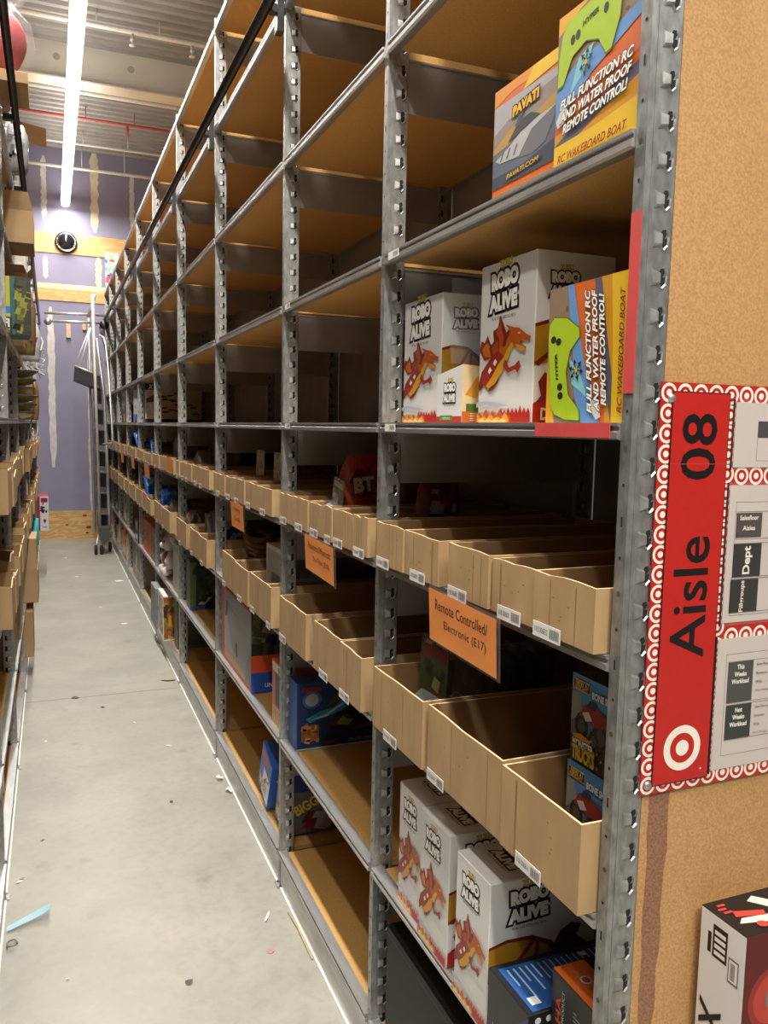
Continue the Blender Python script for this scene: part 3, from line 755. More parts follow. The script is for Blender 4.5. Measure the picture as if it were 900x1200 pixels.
def boat_ctl(fc):
    fc.rect(0, 1, 0, 1, ORA)
    fc.poly([(0, .40), (.6, .62), (1, .70), (1, 1), (0, 1)], K('86705a')); fc.poly([(0, .88), (.3, .97), (.5, 1), (0, 1)], K('d9a01f'))
    rd = random.Random(9)
    for k in range(26):
        a, b = rd.uniform(.02, .98), rd.uniform(.52, .98)
        fc.ell(a, max(b, .46+.28*a), .005, .003, K(rd.choice(('5d4b3b', 'a08d74', '75664e', '3f3a30'))), 6, nx=False)
    fc.nx(); fc.poly([(0, .30), (.45, .52), (1, .68), (1, .76), (.5, .66), (.2, .62), (0, .52)], K('5f8fc4')); fc.poly([(.18, .46), (.40, .58), (.46, .70), (.28, .66)], K('7fc0c8'))
    fc.poly([(0, .17), (1, .17), (1, .34), (.5, .26), (0, .24)], K('c98c1e'))
    fc.poly([(0, .17), (.35, .28), (.62, .34), (1, .42), (1, .34), (.6, .25), (.3, .17)], K('5a5566'))
    fc.poly([(0, .0), (1, .0), (1, .22), (.5, .175), (0, .165)], YEL)
    fc.shape(PAD, .40, .76, fc.w*.78, fc.h*.46, K('55701a')); fc.shape(PAD, .40, .767, fc.w*.765, fc.h*.445, K('a3bd1f'))
    for a, b in ((.20, .80), (.265, .81), (.62, .92), (.60, .85)): fc.ell(a, b, .006, .0075, K('1a1d0e'), 12, nx=False)
    fc.nx(); fc.text('HYPER', .415, .865, fc.w*.2, fc.h*.035, K('1a1d0e'), None, .04, 0, .14, .2)
    for k in range(6):
        q = k*PI/3+.3; fc.shape([(0, .4), (.62, .42), (.6, .12), (1, .5), (.6, .88), (.62, .58), (0, .6)], .38+.035*math.cos(q), .605+.045*math.sin(q), .020, .012, K('15120e'), q, nx=False)
    fc.nx(); fc.ell(.38, .605, .004, .004, K('d9a01f'), 10)
    fc.poly([(.02, .33), (.10, .42), (.16, .38), (.14, .30), (.04, .28)], K('cfc9c0'))
    for k, s_ in enumerate(('FULL FUNCTION RC', 'AND WATER PROOF', 'REMOTE CONTROL!')):
        fc.text(s_, .50+.0*k, .455-.085*k, fc.w*(.88, .86, .78)[k], fc.h*.062, K('f1efe8'), K('4a3a22'), .035, .06, .10, .35)
    fc.text('RC WAKEBOARD BOAT', .48, .075, fc.w*.84, fc.h*.055, K('8a2f16'), K('e6c030'), .02, .01, .02, .35)
c = Carton(.16, .215, .205, ORA, {'t': YEL, 'n': K('1d1a18')}); boat_pic(c.f)
c.put('toy_box', 'orange box showing a grey speedboat, left on the higher shelf', 'box', .760, 1.142, 1.357, LV[5]+.0005, 0, 'orange boat toy boxes')
c = Carton(.16, .198, .230, YEL, {'n': K('1d1a18')}); boat_ctl(c.f)
c.put('toy_box', 'upright yellow box with a green controller on the higher shelf', 'box', .742, .932, 1.130, LV[5]+.0005, 0, 'orange boat toy boxes')
c = Carton(.16, .203, .213, YEL, {'n': K('1d1a18')})
boat_ctl(Face(c.mb, (0, -.1015, 0), (0, 0, 1), (0, 1, 0), .213, .203))
c.put('toy_box', 'sideways boat box with green controller, at the right end of the eye-level shelf', 'box', .752, .938, 1.141, Z5, 0, 'orange boat toy boxes')

# three robo boxes on the low shelf
Z1 = LV[1]+.0005
robobox('leftmost of the three dragon boxes on the low shelf in the nearest bay', .215, .134, .284, .738, 1.530, 1.664, Z1, 0, sd=21)
robobox('middle one of the three dragon boxes on the low shelf in the nearest bay', .215, .137, .284, .728, 1.388, 1.525, Z1, 0, sd=31)
robobox('dragon box nearest the camera on the low shelf, beside the blue box', .235, .130, .286, .716, 1.202, 1.334, Z1, 0, sd=41)
# blue and black box, black and orange box
def blue_box():
    c = Carton(.24, .132, .142, K('191a1d'), {'t': K('14171f')}); f = c.t
    f.rect(.10, .96, .05, .97, K('24508c')); f.rect(.12, .94, .50, .95, K('1e4076'))
    rd = random.Random(8)
    for k in range(16):
        b = .10+.052*k; w = rd.uniform(.25, .6); f.rect(.16, .16+w, b, b+.014, K('9db7d8'), nx=False)
    f.nx(); f.rect(.72, .86, .08, .16, K('d9dde0')); f.rect(.18, .26, .72, .78, K('e6eaf0'))
    g = c.f
    g.poly([(.45, 0), (1, 0), (1, .97), (.72, .7)], K('29325a')); g.text('XTREME', .32, .30, .05, .016, K('a9aab0'), None, .03, 0, 0, .2)
    n = c.n
    for k in range(4): n.ell(.08+.09*k, .90, .006, .006, K('cfd0d2'), 12, nx=False)
    c.put('toy_box', 'blue-topped black box on the low shelf next to the dragon boxes', 'box', .708, 1.055, 1.187, Z1, 0)
blue_box()
def orange_black():
    c = Carton(.20, .112, .222, K('1c1b1a')); f = c.t
    f.rect(.02, .98, .0, .30, K('d2692b')); f.poly([(.0, .30), (1, .30), (1, .34), (.5, .40), (0, .38)], K('111111')); f.rect(.0, 1, .42, 1, K('6e6d6a'))
    f.poly([(.1, .45), (.5, .6), (.9, .55), (.9, .8), (.4, .9), (.1, .7)], K('b7b6b2')); f.ell(.42, .16, .010, .010, K('cfd3dd'), 16); f.ell(.42, .16, .007, .007, K('c04a35'), 16); f.text('SUZU', .72, .16, .035, .018, K('b4511f'), None, .03)
    g = Face(c.mb, (0, .056, 0), (0, -1, 0), (0, 0, 1), .112, .222)
    g.rect(.10, .38, .05, .95, K('2b2a28')); h = Face(c.mb, (0, .056-.112*.10, .222*.05), (0, 0, 1), (0, 1, 0), .2, .03)
    g.lay = 5; g.text('YAMAHA', .19, .52, .14, .014, K('d8502e'), None, .03, 0, PI/2); g.text('POWERED LICENSED PRODUCT', .30, .52, .17, .006, K('d8d4cc'), None, 0, 0, PI/2)
    for k in range(12): g.rect(.55, .55+.3*(.6+.4*math.sin(k*2.1)), .50+.03*k, .508+.03*k, K('a9a59c'), nx=False)
    g.rect(.62, .95, .05, .25, K('c8c4bb'))
    c.put('toy_box', 'black box with an orange band on top at the right end of the low shelf', 'box', .748, .938, 1.050, Z1, 0)
orange_black()
c = Carton(.32, .40, .30, K('0b0b0d', .6), {'t': K('0a0a0b', .6)}); c.f.poly([(.5, 0), (1, 0), (1, .9), (.8, .6)], K('1c2146', .6)); c.f.rect(.0, 1, .93, .935, K('3a3a3e'))
c.put('carton', 'black carton on the bottom shelf of the nearest bay', 'carton', .742, 1.335, 1.735, LV[0]+.0005)

# monster truck boxes in the lower right bin
def truck_box(label, z, x):
    c = Carton(.19, .105, .150, K('3c6f9c'), {'t': K('20303f'), 'n': K('2c3038')}); f = c.f
    f.rect(.0, 1, .0, .45, K('3a3432')); f.poly([(.0, .42), (.2, .5), (.5, .44), (1, .55), (1, .3), (0, .3)], K('6f6656')); f.poly([(0, .66), (1, .72), (1, 1), (0, 1)], K('4d86b4')); f.poly([(0, .44), (.3, .6), (.2, .8), (0, .78)], K('8f8d7f'))
    for a, b, r in ((.28, .44, .018), (.76, .42, .021), (.60, .34, .014)):
        f.ell(a, b, r, r*1.25, K('17181a'), 20); f.ell(a, b, r*.55, r*.7, K('4a4a4c'), 14)
        for q in range(8): f.ell(a+math.cos(q*.785)*r*.85/f.w, b+math.sin(q*.785)*r*1.05/f.h, .0025, .003, K('303133'), 6, nx=False)
        f.nx()
    f.poly([(.22, .56), (.35, .70), (.62, .74), (.92, .66), (.9, .54), (.6, .50)], K('8c2e2a')); f.poly([(.38, .68), (.5, .78), (.66, .76), (.62, .68)], K('2c3440')); f.poly([(.3, .60), (.46, .64), (.56, .56), (.4, .52)], K('c9c6c0'))
    f.rect(.05, .48, .83, .95, K('c8a534')); f.rect(.06, .47, .84, .94, K('1d1713')); f.text('NEW', .22, .912, .022, .010, K('c9a437'), None, .04); f.text('BRIGHT', .265, .862, .036, .008, K('d08a33'), None, .04); f.text('AT', .40, .915, .010, .008, K('d9d2c0'))
    f.text('BONE SHAKER', .90, .845, .075, .012, K('dcdcd8'), K('22303c'), .04, .03)
    f.poly([(.06, .31), (.3, .36), (.5, .33), (.6, .36), (.5, .27), (.2, .27)], K('d98a24'))
    f.text('MONSTER', .36, .235, .056, .015, K('dfddd4'), K('1c1814'), .05, .05); f.text('TRUCKS', .38, .125, .062, .026, K('d8b62c'), K('1c1814'), .06, .05)
    rd = random.Random(2)
    for k in range(14): f.poly([(q:=rd.uniform(.4, .95), w:=rd.uniform(.02, .22)), (q+.05, w+.02), (q+.02, w+.05)], K(rd.choice(('a8701f', 'c48a2c', '6b3d18'))), nx=False)
    c.put('toy_box', label, 'box', x, 1.000, 1.105, z, 0, 'monster truck boxes in the bin')
truck_box('lower monster truck box standing inside the lower bin at the near post', LV[2]+.006, .80)
truck_box('upper monster truck box stacked on another in the nearest lower bin', LV[2]+.1565, .803)

# ---- more toys on the right-hand shelves -------------------------------------------------------
def fit(z, y0, y1, x):
    """keep goods inside the one bin they mostly stand in"""
    if x < .6: return y0, y1
    row = 'upper' if abs(z-LV[3]) < .04 else 'lower' if abs(z-LV[2]) < .04 else None
    if not row: return y0, y1
    b = max((b for b in BINS if b[0] == row), key=lambda b: min(y1, b[2])-max(y0, b[1]))
    lo, hi = b[1]+.008, b[2]-.008; w = min(y1-y0, hi-lo); c = min(max((y0+y1)/2, lo+w/2), hi-w/2)
    return c-w/2, c+w/2
def simple(name, label, cat, dx, dy, dz, body, x, y0, z, faces=None, art=None, rz=0, group=None, rot=None):
    q0, q1 = fit(z, y0, y0+dy, x); y0 = q0; dy = q1-q0
    c = Carton(dx, dy, dz, body, faces)
    if art: art(c)
    return c.put(name, label, cat, x, y0, y0+dy, z, rz, group, rot)
def speck(fc, cols, n, sd, a0=.05, a1=.95, b0=.05, b1=.95, s=.02):
    rd = random.Random(sd)
    for k in range(n):
        a, b = rd.uniform(a0, a1), rd.uniform(b0, b1); w, h = rd.uniform(.3, 1)*s/fc.w, rd.uniform(.3, 1)*s/fc.h
        q = K(rd.choice(cols)); c_ = lambda t_: max(.008, min(.992, t_)); fc.poly([(c_(a-w), c_(b-h*.6)), (c_(a+w*.7), c_(b-h)), (c_(a+w), c_(b+h*.7)), (c_(a-w*.5), c_(b+h))], q, nx=False)
        if k % 4 == 3: fc.nx()
# blue vehicle box facing the camera, second bay
def art_blue(c):
    n = c.n; n.rect(.01, .99, .01, .99, K('17305f')); n.poly([(.3, .1), (1, .2), (1, .99), (.6, .99)], K('141c30')); n.poly([(.32, .62), (.5, .92), (.8, .95), (.6, .75)], K('51431f'))
    n.poly([(.10, .46), (.25, .56), (.40, .60), (.62, .84), (.70, .80), (.50, .54), (.30, .46), (.14, .40)], K('2f7f98')); n.poly([(.14, .44), (.30, .50), (.50, .66), (.52, .64), (.32, .47)], K('9fb6bd'))
    n.poly([(.5, .5), (.75, .6), (.95, .55), (.9, .45), (.6, .42)], K('101216')); n.poly([(.30, .34), (.55, .46), (.6, .4), (.4, .3)], K('5a1d18'))
    n.poly([(.42, .34), (.50, .46), (.56, .40), (.62, .38), (.56, .30)], K('7d7a44')); n.poly([(.60, .24), (.85, .34), (.95, .32), (.8, .24)], K('5d2b35'))
    n.rect(.05, .26, .86, .93, K('7c2720')); n.ell(.16, .74, .034, .030, K('3b5f8c'), 18); n.ell(.16, .74, .024, .022, K('99a2a8'), 18); n.rect(.05, .24, .12, .36, K('8f5a30')); speck(n, ('c4a25e', '7a4a2a', 'b0763a'), 18, 3, .06, .24, .12, .36, .012)
    n.text('DELUXE VEHICLE', .72, .08, .10, .010, K('8ea4c4')); n.rect(.30, .42, .06, .10, K('7c2720')); n.rect(0, 1, 0, .025, K('a9b4c0'))
    c.f.rect(.1, .9, .1, .9, K('24509a'))
simple('toy_box', 'dark blue toy vehicle box facing out on the second bay low shelf', 'box', .33, .10, .235, K('1b3f86'), .752, 2.575, Z1, None, art_blue)
# big orange topped game box and thin box, third bay
def art_game(c):
    f = c.f; f.rect(.0, 1, .0, 1, K('a83d22')); f.rect(.12, 1, .06, .97, K('8d8f8d')); f.poly([(.12, .06), (1, .06), (1, .12), (.12, .2)], K('b98a4a')); f.poly([(.15, .80), (.55, .74), (.55, .77), (.15, .84)], K('6f7c8c'))
    f.poly([(.12, .20), (.12, .60), (.18, .70), (.30, .50), (.35, .30), (.5, .2)], K('a2a4a0')); f.ell(.55, .32, .020, .034, K('3a2a1c'), 18); f.ell(.50, .34, .010, .03, K('8a6a3e'), 12); f.ell(.66, .66, .012, .008, K('8c3a2a'), 10); f.poly([(.14, .62), (.2, .85), (.26, .84), (.2, .62)], K('4b4436')); f.poly([(.80, .06), (1, .06), (1, .5), (.88, .35)], K('7a7b78'))
    n = c.n; n.rect(0, 1, .45, 1, K('2c2b22')); speck(n, ('5a553c', '3e3b2b', '1c1b16', '6a6a55'), 40, 4, .05, .95, .5, .97, .05); n.rect(0, 1, .24, .46, K('bf4a1d')); n.poly([(.6, .24), (1, .3), (1, .5), (.8, .46)], K('b38a24')); n.rect(0, 1, .0, .25, K('24499c')); n.text('UNIVERSE', .45, .09, .10, .018, K('c6cede'), None, .02)
simple('board_game_box', 'large orange-topped game box in the third bay above the bottom shelf', 'box', .24, .63, .345, K('c24a22'), .742, 3.215, Z1, {'t': K('d2552a')}, art_game)
def art_thin(c):
    f = c.f; f.rect(.05, .95, .0, .28, K('d9b02a'))
    for k in range(5): f.poly([(.1+.17*k, .02), (.2+.17*k, .02), (.28+.17*k, .26), (.18+.17*k, .26)], K('b05a20'), nx=False)
    f.nx(); f.rect(.35, .98, .32, .84, K('22252c')); f.rect(.05, .95, .84, .97, K('cfccc4')); f.ell(.7, .90, .012, .012, K('a83a25'), 12)
    n = c.n; n.rect(.05, .95, .04, .36, K('cda82a')); n.rect(.05, .95, .40, .84, K('20222a'))
simple('toy_box', 'narrow orange and white toy box between the large game box and the post', 'box', .13, .14, .24, K('cc5d24'), .748, 2.755, Z1, {'t': K('d0602a')}, art_thin)
# two tilted blue boxes on the bottom shelf
def art_big(c):
    f = c.f; f.rect(.35, 1, .05, .6, K('d7d6e0')); f.rect(.1, .7, .74, .9, K('c24a3a')); f.text('BIGGEST', .48, .22, .10, .04, K('e0c32a'), K('2a3a7a'), .05, .04, .1); f.poly([(.45, .35), (.7, .55), (.6, .3)], K('a03024')); f.poly([(.6, .42), (.95, .62), (.9, .5)], K('8d8cb8'))
    n = c.n; n.rect(.1, 1, 0, 1, K('55575a')); n.poly([(.2, .1), (.5, .4), (.9, .5), (.9, .2)], K('7a1f1a')); n.text('BIGGEST', .4, .75, .16, .05, K('d0b52a'), K('22336a'), .04, .03, .5); speck(n, ('8a2a22', '6a1a16', '94948f'), 22, 6, .3, .95, .1, .55, .04)
simple('toy_box', 'blue and white toy box tilted on the bottom shelf of the third bay, left one', 'box', .26, .15, .22, K('2a62b8'), .752, 2.985, LV[0]+.050, None, art_big, 0, 'tilted blue toy boxes', (math.radians(24), 0, 0))
simple('toy_box', 'blue toy box with yellow lettering behind the post, right tilted one', 'box', .26, .13, .19, K('2a62b8'), .762, 2.765, LV[0]+.030, None, art_big, 0, 'tilted blue toy boxes', (math.radians(15), 0, 0))
# fourth bay: dinosaur box
def art_dino(c):
    n = c.n; n.rect(.0, 1, .0, 1, K('20271a')); n.rect(0, .12, .05, .95, K('4d5f2a')); n.rect(.14, .98, .82, .95, K('0e0f0e')); n.text('SERRYS', .60, .885, .07, .022, K('a9a9a4'), None, .04)
    n.poly([(.25, .62), (.45, .70), (.75, .66), (.95, .50), (.9, .46), (.7, .56), (.5, .58)], K('4c4234')); n.poly([(.30, .34), (.55, .42), (.8, .46), (.95, .4), (.95, .2), (.6, .16), (.4, .24)], K('54503f')); n.poly([(.15, .10), (.22, .16), (.30, .14), (.36, .24), (.48, .28), (.38, .18), (.30, .10)], K('a8a79a')); n.rect(0, .3, 0, .06, K('2c4f9a')); speck(n, ('2f3a20', '3c4a26', '181c12'), 40, 8, .1, .95, .1, .8, .03)
    c.f.rect(.05, .95, .05, .95, K('3a3f34'))
simple('board_game_box', 'dark green dinosaur game box in the fourth bay on the low shelf', 'box', .30, .12, .30, K('2b2c27'), .745, 4.835, Z1, None, art_dino)
# fifth bay
simple('board_game_box', 'tall pale grey box with yellow-green foot beside the plush toy', 'box', .26, .28, .325, mat('grey_green_card', (.50, .50, .45), .5), .737, 5.225, Z1, None, lambda c: (c.f.rect(.06, .94, .04, .96, K('a5a89f')), c.f.rect(.08, .92, .04, .14, K('b3b03a')), c.f.poly([(.3, .2), (.5, .9), (.7, .9), (.6, .2)], K('8d9690')), c.n.rect(.05, .95, .05, .95, K('5a6350')), c.n.rect(.05, .95, .05, .14, K('b3b03a')), speck(c.n, ('3c4636', '7d8574', '2b3328'), 30, 2)))
def plush():
    P1 = mat('pale_pink_plush', (.62, .53, .54), .95, 0, .18, 60, .4); P2 = mat('dark_plush', (.05, .04, .045), .95, 0, .2, 60); P3 = mat('maroon_plush', (.25, .05, .07), .95, 0, .2, 60)
    t = thing('plush_toy', 'pale pink and white plush animal with floppy ears in the fifth bay', 'plush toy', (.815, 5.98, Z1+.012))
    MB().blob((0, 0, .10), (.075, .10, .10), P1, amp=.08, seed=1).build('body', t)
    h = MB().blob((-.02, .0, .235), (.07, .085, .07), P1, amp=.05, seed=2).blob((-.08, -.005, .222), (.03, .035, .025), P1).build('head', t)
    for s in (-1, 1):
        MB().blob((-.02, s*.10, .275), (.03, .055, .04), P1, amp=.06, seed=3).build('ear', h)
        MB().blob((-.075, s*.033, .25), (.010, .011, .012), P2, 8, 6).build('eye', h)
        MB().tube([(-.03, s*.07, .16), (-.06, s*.13, .12), (-.05, s*.15, .07)], .032, P1, 10, taper=[.9, 1, .8]).build('arm', t)
        MB().tube([(-.02, s*.05, .05), (-.07, s*.075, .04), (-.10, s*.08, .035)], .034, P1, 10, taper=[1, 1, .9]).build('leg', t)
    MB().blob((-.092, -.005, .228), (.014, .014, .010), P2, 8, 6).build('nose', h)
    MB().blob((-.06, 0, .12), (.03, .055, .05), P3, amp=.05, seed=9).build('bow', t)
plush()
simple('board_game_box', 'grey flat game box sticking out of the bottom shelf in the sixth bay', 'box', .30, .30, .30, mat('slate_card', (.20, .21, .21), .5), .690, 6.12, LV[0]+.0005, None, lambda c: (c.f.rect(.05, .95, .05, .95, K('5b6060')), c.f.rect(.1, .8, .8, .9, K('3a3f40'))))
def art_yellow(c):
    c.f.rect(.1, .9, .1, .9, K('b9aaa0')); speck(c.f, ('8a5a3a', 'c4762f', '5a7aa0', 'd0c8bc', '3a3530'), 30, 11, .1, .9, .08, .85, .03); c.n.rect(.02, .98, .03, .97, K('8a6a24')); speck(c.n, ('3a2a18', 'b58a2c', '6a4a1c', 'a83c24'), 36, 12, .05, .95, .05, .95, .03)
simple('board_game_box', 'white-fronted yellow puzzle box on the bottom shelf of the fifth bay', 'box', .11, .30, .32, WHT, .700, 5.74, LV[0]+.0005, None, art_yellow)
simple('board_game_box', 'dull green-grey box pushed in beside the white-fronted puzzle box', 'box', .25, .14, .33, mat('dull_green_card', (.17, .18, .14), .5), .760, 5.50, LV[0]+.0005, None, lambda c: (c.n.rect(.05, .95, .06, .94, K('4a4f40')), c.n.ell(.6, .66, .04, .05, K('2a2018'), 16), c.f.rect(.1, .9, .1, .9, K('565a4a'))))
# sixth / seventh bays
simple('toy_box', 'bright orange toy box on the low shelf of the sixth bay', 'box', .26, .60, .275, K('cf5a20'), .742, 6.86, Z1, None, lambda c: (c.f.rect(.0, 1, .0, 1, K('c9571f')), c.f.rect(.2, .42, .36, .68, K('4a4a48')), c.f.rect(.25, .37, .44, .62, K('a9a39a')), c.f.rect(.62, .70, .1, .95, K('8a3a14')), speck(c.f, ('7d3212', 'e0894a'), 12, 4)))
simple('toy_box', 'brown-grey box at the right of the bright orange box', 'box', .24, .34, .27, mat('taupe_card', (.24, .20, .16), .5), .742, 6.49, Z1, None, lambda c: c.f.rect(.1, .9, .1, .9, K('8a7a66')))
simple('toy_box', 'black and white boxed toy on the low shelf in the seventh bay', 'box', .15, .34, .20, K('16161c'), .725, 7.73, Z1, None, lambda c: (c.f.rect(.2, .8, .1, .35, K('c8ccd6')), c.f.rect(.3, .7, .55, .9, K('7f90b8')), c.n.rect(.2, .8, .15, .4, K('d5d8e0')), c.n.rect(.3, .7, .6, .85, K('8a98c0'))))
simple('toy_box', 'pale windowed toy box on the bottom shelf of the seventh bay, left', 'box', .18, .36, .380, mat('pale_card', (.40, .36, .32), .5), .742, 8.15, LV[0]+.0005, None, lambda c: (c.f.rect(.15, .85, .35, .9, K('4a4440')), c.f.rect(.1, .9, .06, .3, K('a08a74'))))
simple('toy_box', 'pale windowed toy box on the bottom shelf of the seventh bay, right', 'box', .18, .34, .37, mat('pale_card', (.40, .36, .32), .5), .742, 7.76, LV[0]+.0005, None, lambda c: (c.f.rect(.15, .85, .35, .9, K('565048')), c.f.rect(.1, .9, .06, .3, K('97826e'))))
for k, (lb, col, y, w, h, zz) in enumerate((('yellow toy box on the bottom shelf of the eighth bay, left', 'c9a62c', 9.66, .20, .29, 0), ('red toy box standing on the bottom shelf of the eighth bay', 'b5301f', 9.36, .26, .36, 0), ('white toy box on the bottom shelf of the eighth bay, right', 'c9c6bf', 9.06, .26, .30, 0), ('red carton on the bottom shelf behind the ladder foot', 'b02a20', 11.36, .5, .36, 0), ('yellow and orange box on the bottom shelf of the ninth bay', 'cf9a2a', 10.45, .28, .25, 0), ('brown box on the low shelf of the ninth bay behind the ladder', '6a3f28', 10.5, .36, .30, 1), ('grey-brown box on the low shelf of the eighth bay', '7d7060', 9.15, .5, .32, 1))):
    simple('toy_box', lb, 'box', .2, w, h, K(col), .742, y, (LV[0] if zz == 0 else LV[1])+.0005, None, lambda c: (c.f.rect(.1, .9, .12, .4, K('d8cfc0')), speck(c.f, ('2c2a28', 'd9c23a', 'c0392b'), 8, k, .1, .9, .45, .9, .04)))
# eye-level shelf, far bays
def art_x(c):
    n = c.n; n.rect(0, 1, .84, 1, K('131722')); n.text('X', .10, .92, .05, .042, K('cfd4da'), None, .08, 0, 0, .2); n.text('SHOT', .24, .92, .08, .024, K('5d6a86'), None, .02); n.rect(0, 1, .10, .84, K('bfa88c')); n.rect(0, 1, 0, .10, K('121212'))
    n.poly([(.02, .62), (.2, .74), (.2, .56), (.02, .5)], K('2f3a46')); n.poly([(.03, .12), (.12, .2), (.06, .5), (.0, .4)], K('8a8f8a'))
    rd = random.Random(14)
    for k in range(16):
        a, b = rd.uniform(.22, .9), rd.uniform(.16, .76); n.poly([(a, b), (a+rd.uniform(.05, .14), b+.01), (a+.12, b+.03), (a+.04, b+.05), (a-.02, b+.03)], K(rd.choice(('241f1b', '3a2c22', '1c1a1a', '4a4038'))), nx=False)
simple('toy_box', 'large dark box lettered X facing out on the far eye-level shelf', 'box', .50, .14, .345, K('1c1e26'), .775, 7.52, Z5, None, art_x)
simple('toy_box', 'tall white and blue figure box on the far eye-level shelf', 'box', .14, .42, .35, mat('lilac_card', (.62, .60, .66), .5), .752, 7.95, Z5, None, lambda c: (c.f.rect(.1, .9, .06, .22, K('4a78c0')), c.f.rect(.15, .85, .0, .06, K('16161c')), c.f.rect(.1, .9, .88, 1, K('2a2c44')), c.f.poly([(.4, .4), (.6, .4), (.55, .5)], K('2c4a8c')), c.n.rect(.1, .9, .06, .22, K('4a78c0')), c.n.rect(.1, .9, .88, 1, K('2a2c44')), c.n.poly([(.35, .42), (.65, .42), (.5, .55)], K('2c4a8c')), c.n.rect(.25, .75, .0, .07, K('16161c'))))
simple('toy_box', 'navy box with white stars print on the far eye-level shelf', 'box', .2, .62, .33, K('161c30'), .752, 9.2, Z5, None, lambda c: (speck(c.f, ('c8ccd6', 'a9a08a', '8a90a8'), 14, 5, .1, .9, .45, .92, .045), c.f.rect(.35, .75, .05, .28, K('b58a52')), speck(c.n, ('c8ccd6', 'a9a08a'), 10, 6, .1, .9, .45, .92, .04)))
simple('toy_box', 'small cream box at the far left of the eye-level shelf', 'box', .14, .4, .25, K('b5a888'), .752, 10.3, Z5)
simple('toy_pack', 'colourful hanging packet above the end of the right shelving', 'packet', .175, .03, .50, K('8fb6c8'), .735, 12.12, TOPZ+.002, None, lambda c: (c.n.rect(0, 1, 0, 1, K('9cc0d0')), speck(c.n, ('d24a4a', '3f6ab8', 'e0c33a', 'e9e9ee', '6fb0d0', '7a4a9a'), 26, 7, .05, .95, .05, .9, .05), c.f.rect(0, 1, 0, 1, K('9cc0d0')), speck(c.f, ('d24a4a', '3f6ab8', 'e0c33a', 'e9e9ee', '6fb0d0', '7a4a9a'), 30, 8, .05, .95, .05, .9, .05)))

# ---- goods standing in the bins ----------------------------------------------------------------
BLIS = mat('clear_blister', (.8, .8, .82), .1, 0, .02, alpha=.22)
def blister(label, x, y, z, w, h, col, cols, sd, rot=(0, 0, 0), facing='f', group='blister packs in the bins', bub=True):
    """hang card with a clear bubble; facing the aisle"""
    ln_ = h*abs(math.sin(rot[0])); w_ = w
    if abs(rot[2]) > 1: q0, q1 = fit(z, y-.03, y+.03, x); y = (q0+q1)/2
    else: q0, q1 = fit(z, y-w/2-ln_*(rot[0] > 0), y+w/2+ln_*(rot[0] < 0), x)
    if abs(rot[2]) <= 1: w = q1-q0-ln_; y = q0+w/2+ln_*(rot[0] > 0)
    z += w/2*abs(math.sin(rot[0]))+.0005 if rot[0] else 0
    t = thing('blister_pack', label, 'blister pack', (x, y, z), 0, group); t.rotation_euler = rot
    mb = MB(); n = 8; r = .012
    out = []
    for cx, cy, a0 in ((w/2-r, r, -90), (w/2-r, h-r, 0), (-w/2+r, h-r, 90), (-w/2+r, r, 180)):
        for k in range(4): q = math.radians(a0+30*k); out.append((cx+r*math.cos(q), cy+r*math.sin(q)))
    mb.prism([(p[0], p[1]) for p in out], 0, 0, .0012, K(col))
    fc = Face(mb, (0, w/2, 0), (0, -1, 0), (0, 0, 1), w, h); speck(fc, cols, 14, sd, .12, .88, .35, .93, .02); fc.rect(.1, .9, .80, .92, K(cols[0])); fc.ell(.5, .955, .008, .003, HOLE, 10)
    mb.build('card', t)
    if bub:
        b = MB(); x1 = -.028; a, c_, e = w*.36, h*.06, h*.46; q = .012
        o_ = [(-.0005, -a, c_), (-.0005, a, c_), (-.0005, a, e), (-.0005, -a, e), (x1, -a+q, c_+q), (x1, a-q, c_+q), (x1, a-q, e-q), (x1, -a+q, e-q)]
        b.add(o_, [(4, 7, 6, 5), (0, 4, 5, 1), (1, 5, 6, 2), (2, 6, 7, 3), (3, 7, 4, 0)], BLIS).build('bubble', t)
        MB().blob((-.013, 0, h*.25), (.010, w*.22, h*.14), K(cols[1]), 10, 8, .15, sd).build('toy', t)
    return t
ZB, ZA = LV[2]+.006, LV[3]+.006
blister('dark green blister pack propped in the nearest lower left bin', .775, 1.60, ZB, .125, .235, '39452a', ('6b2a22', '4c4034', '8f8a4a', '2a2620'), 1, (0, .06, .06))
blister('dark blister pack behind the green one in the lower left bin', .84, 1.565, ZB, .135, .225, '16181a', ('2a2f2c', '3a3a3a', '1f2224'), 2, (0, .10, 0))
for k in range(3): blister('%s black zigzag-printed pack from the front in the lower left bin' % ('first', 'second', 'third')[k], .90+.05*k, 1.55-.01*k, ZB, .14, .22-.005*k, '101214', ('2c3436', '22262a', '343c3e'), 20+k, (0, .12, 0))
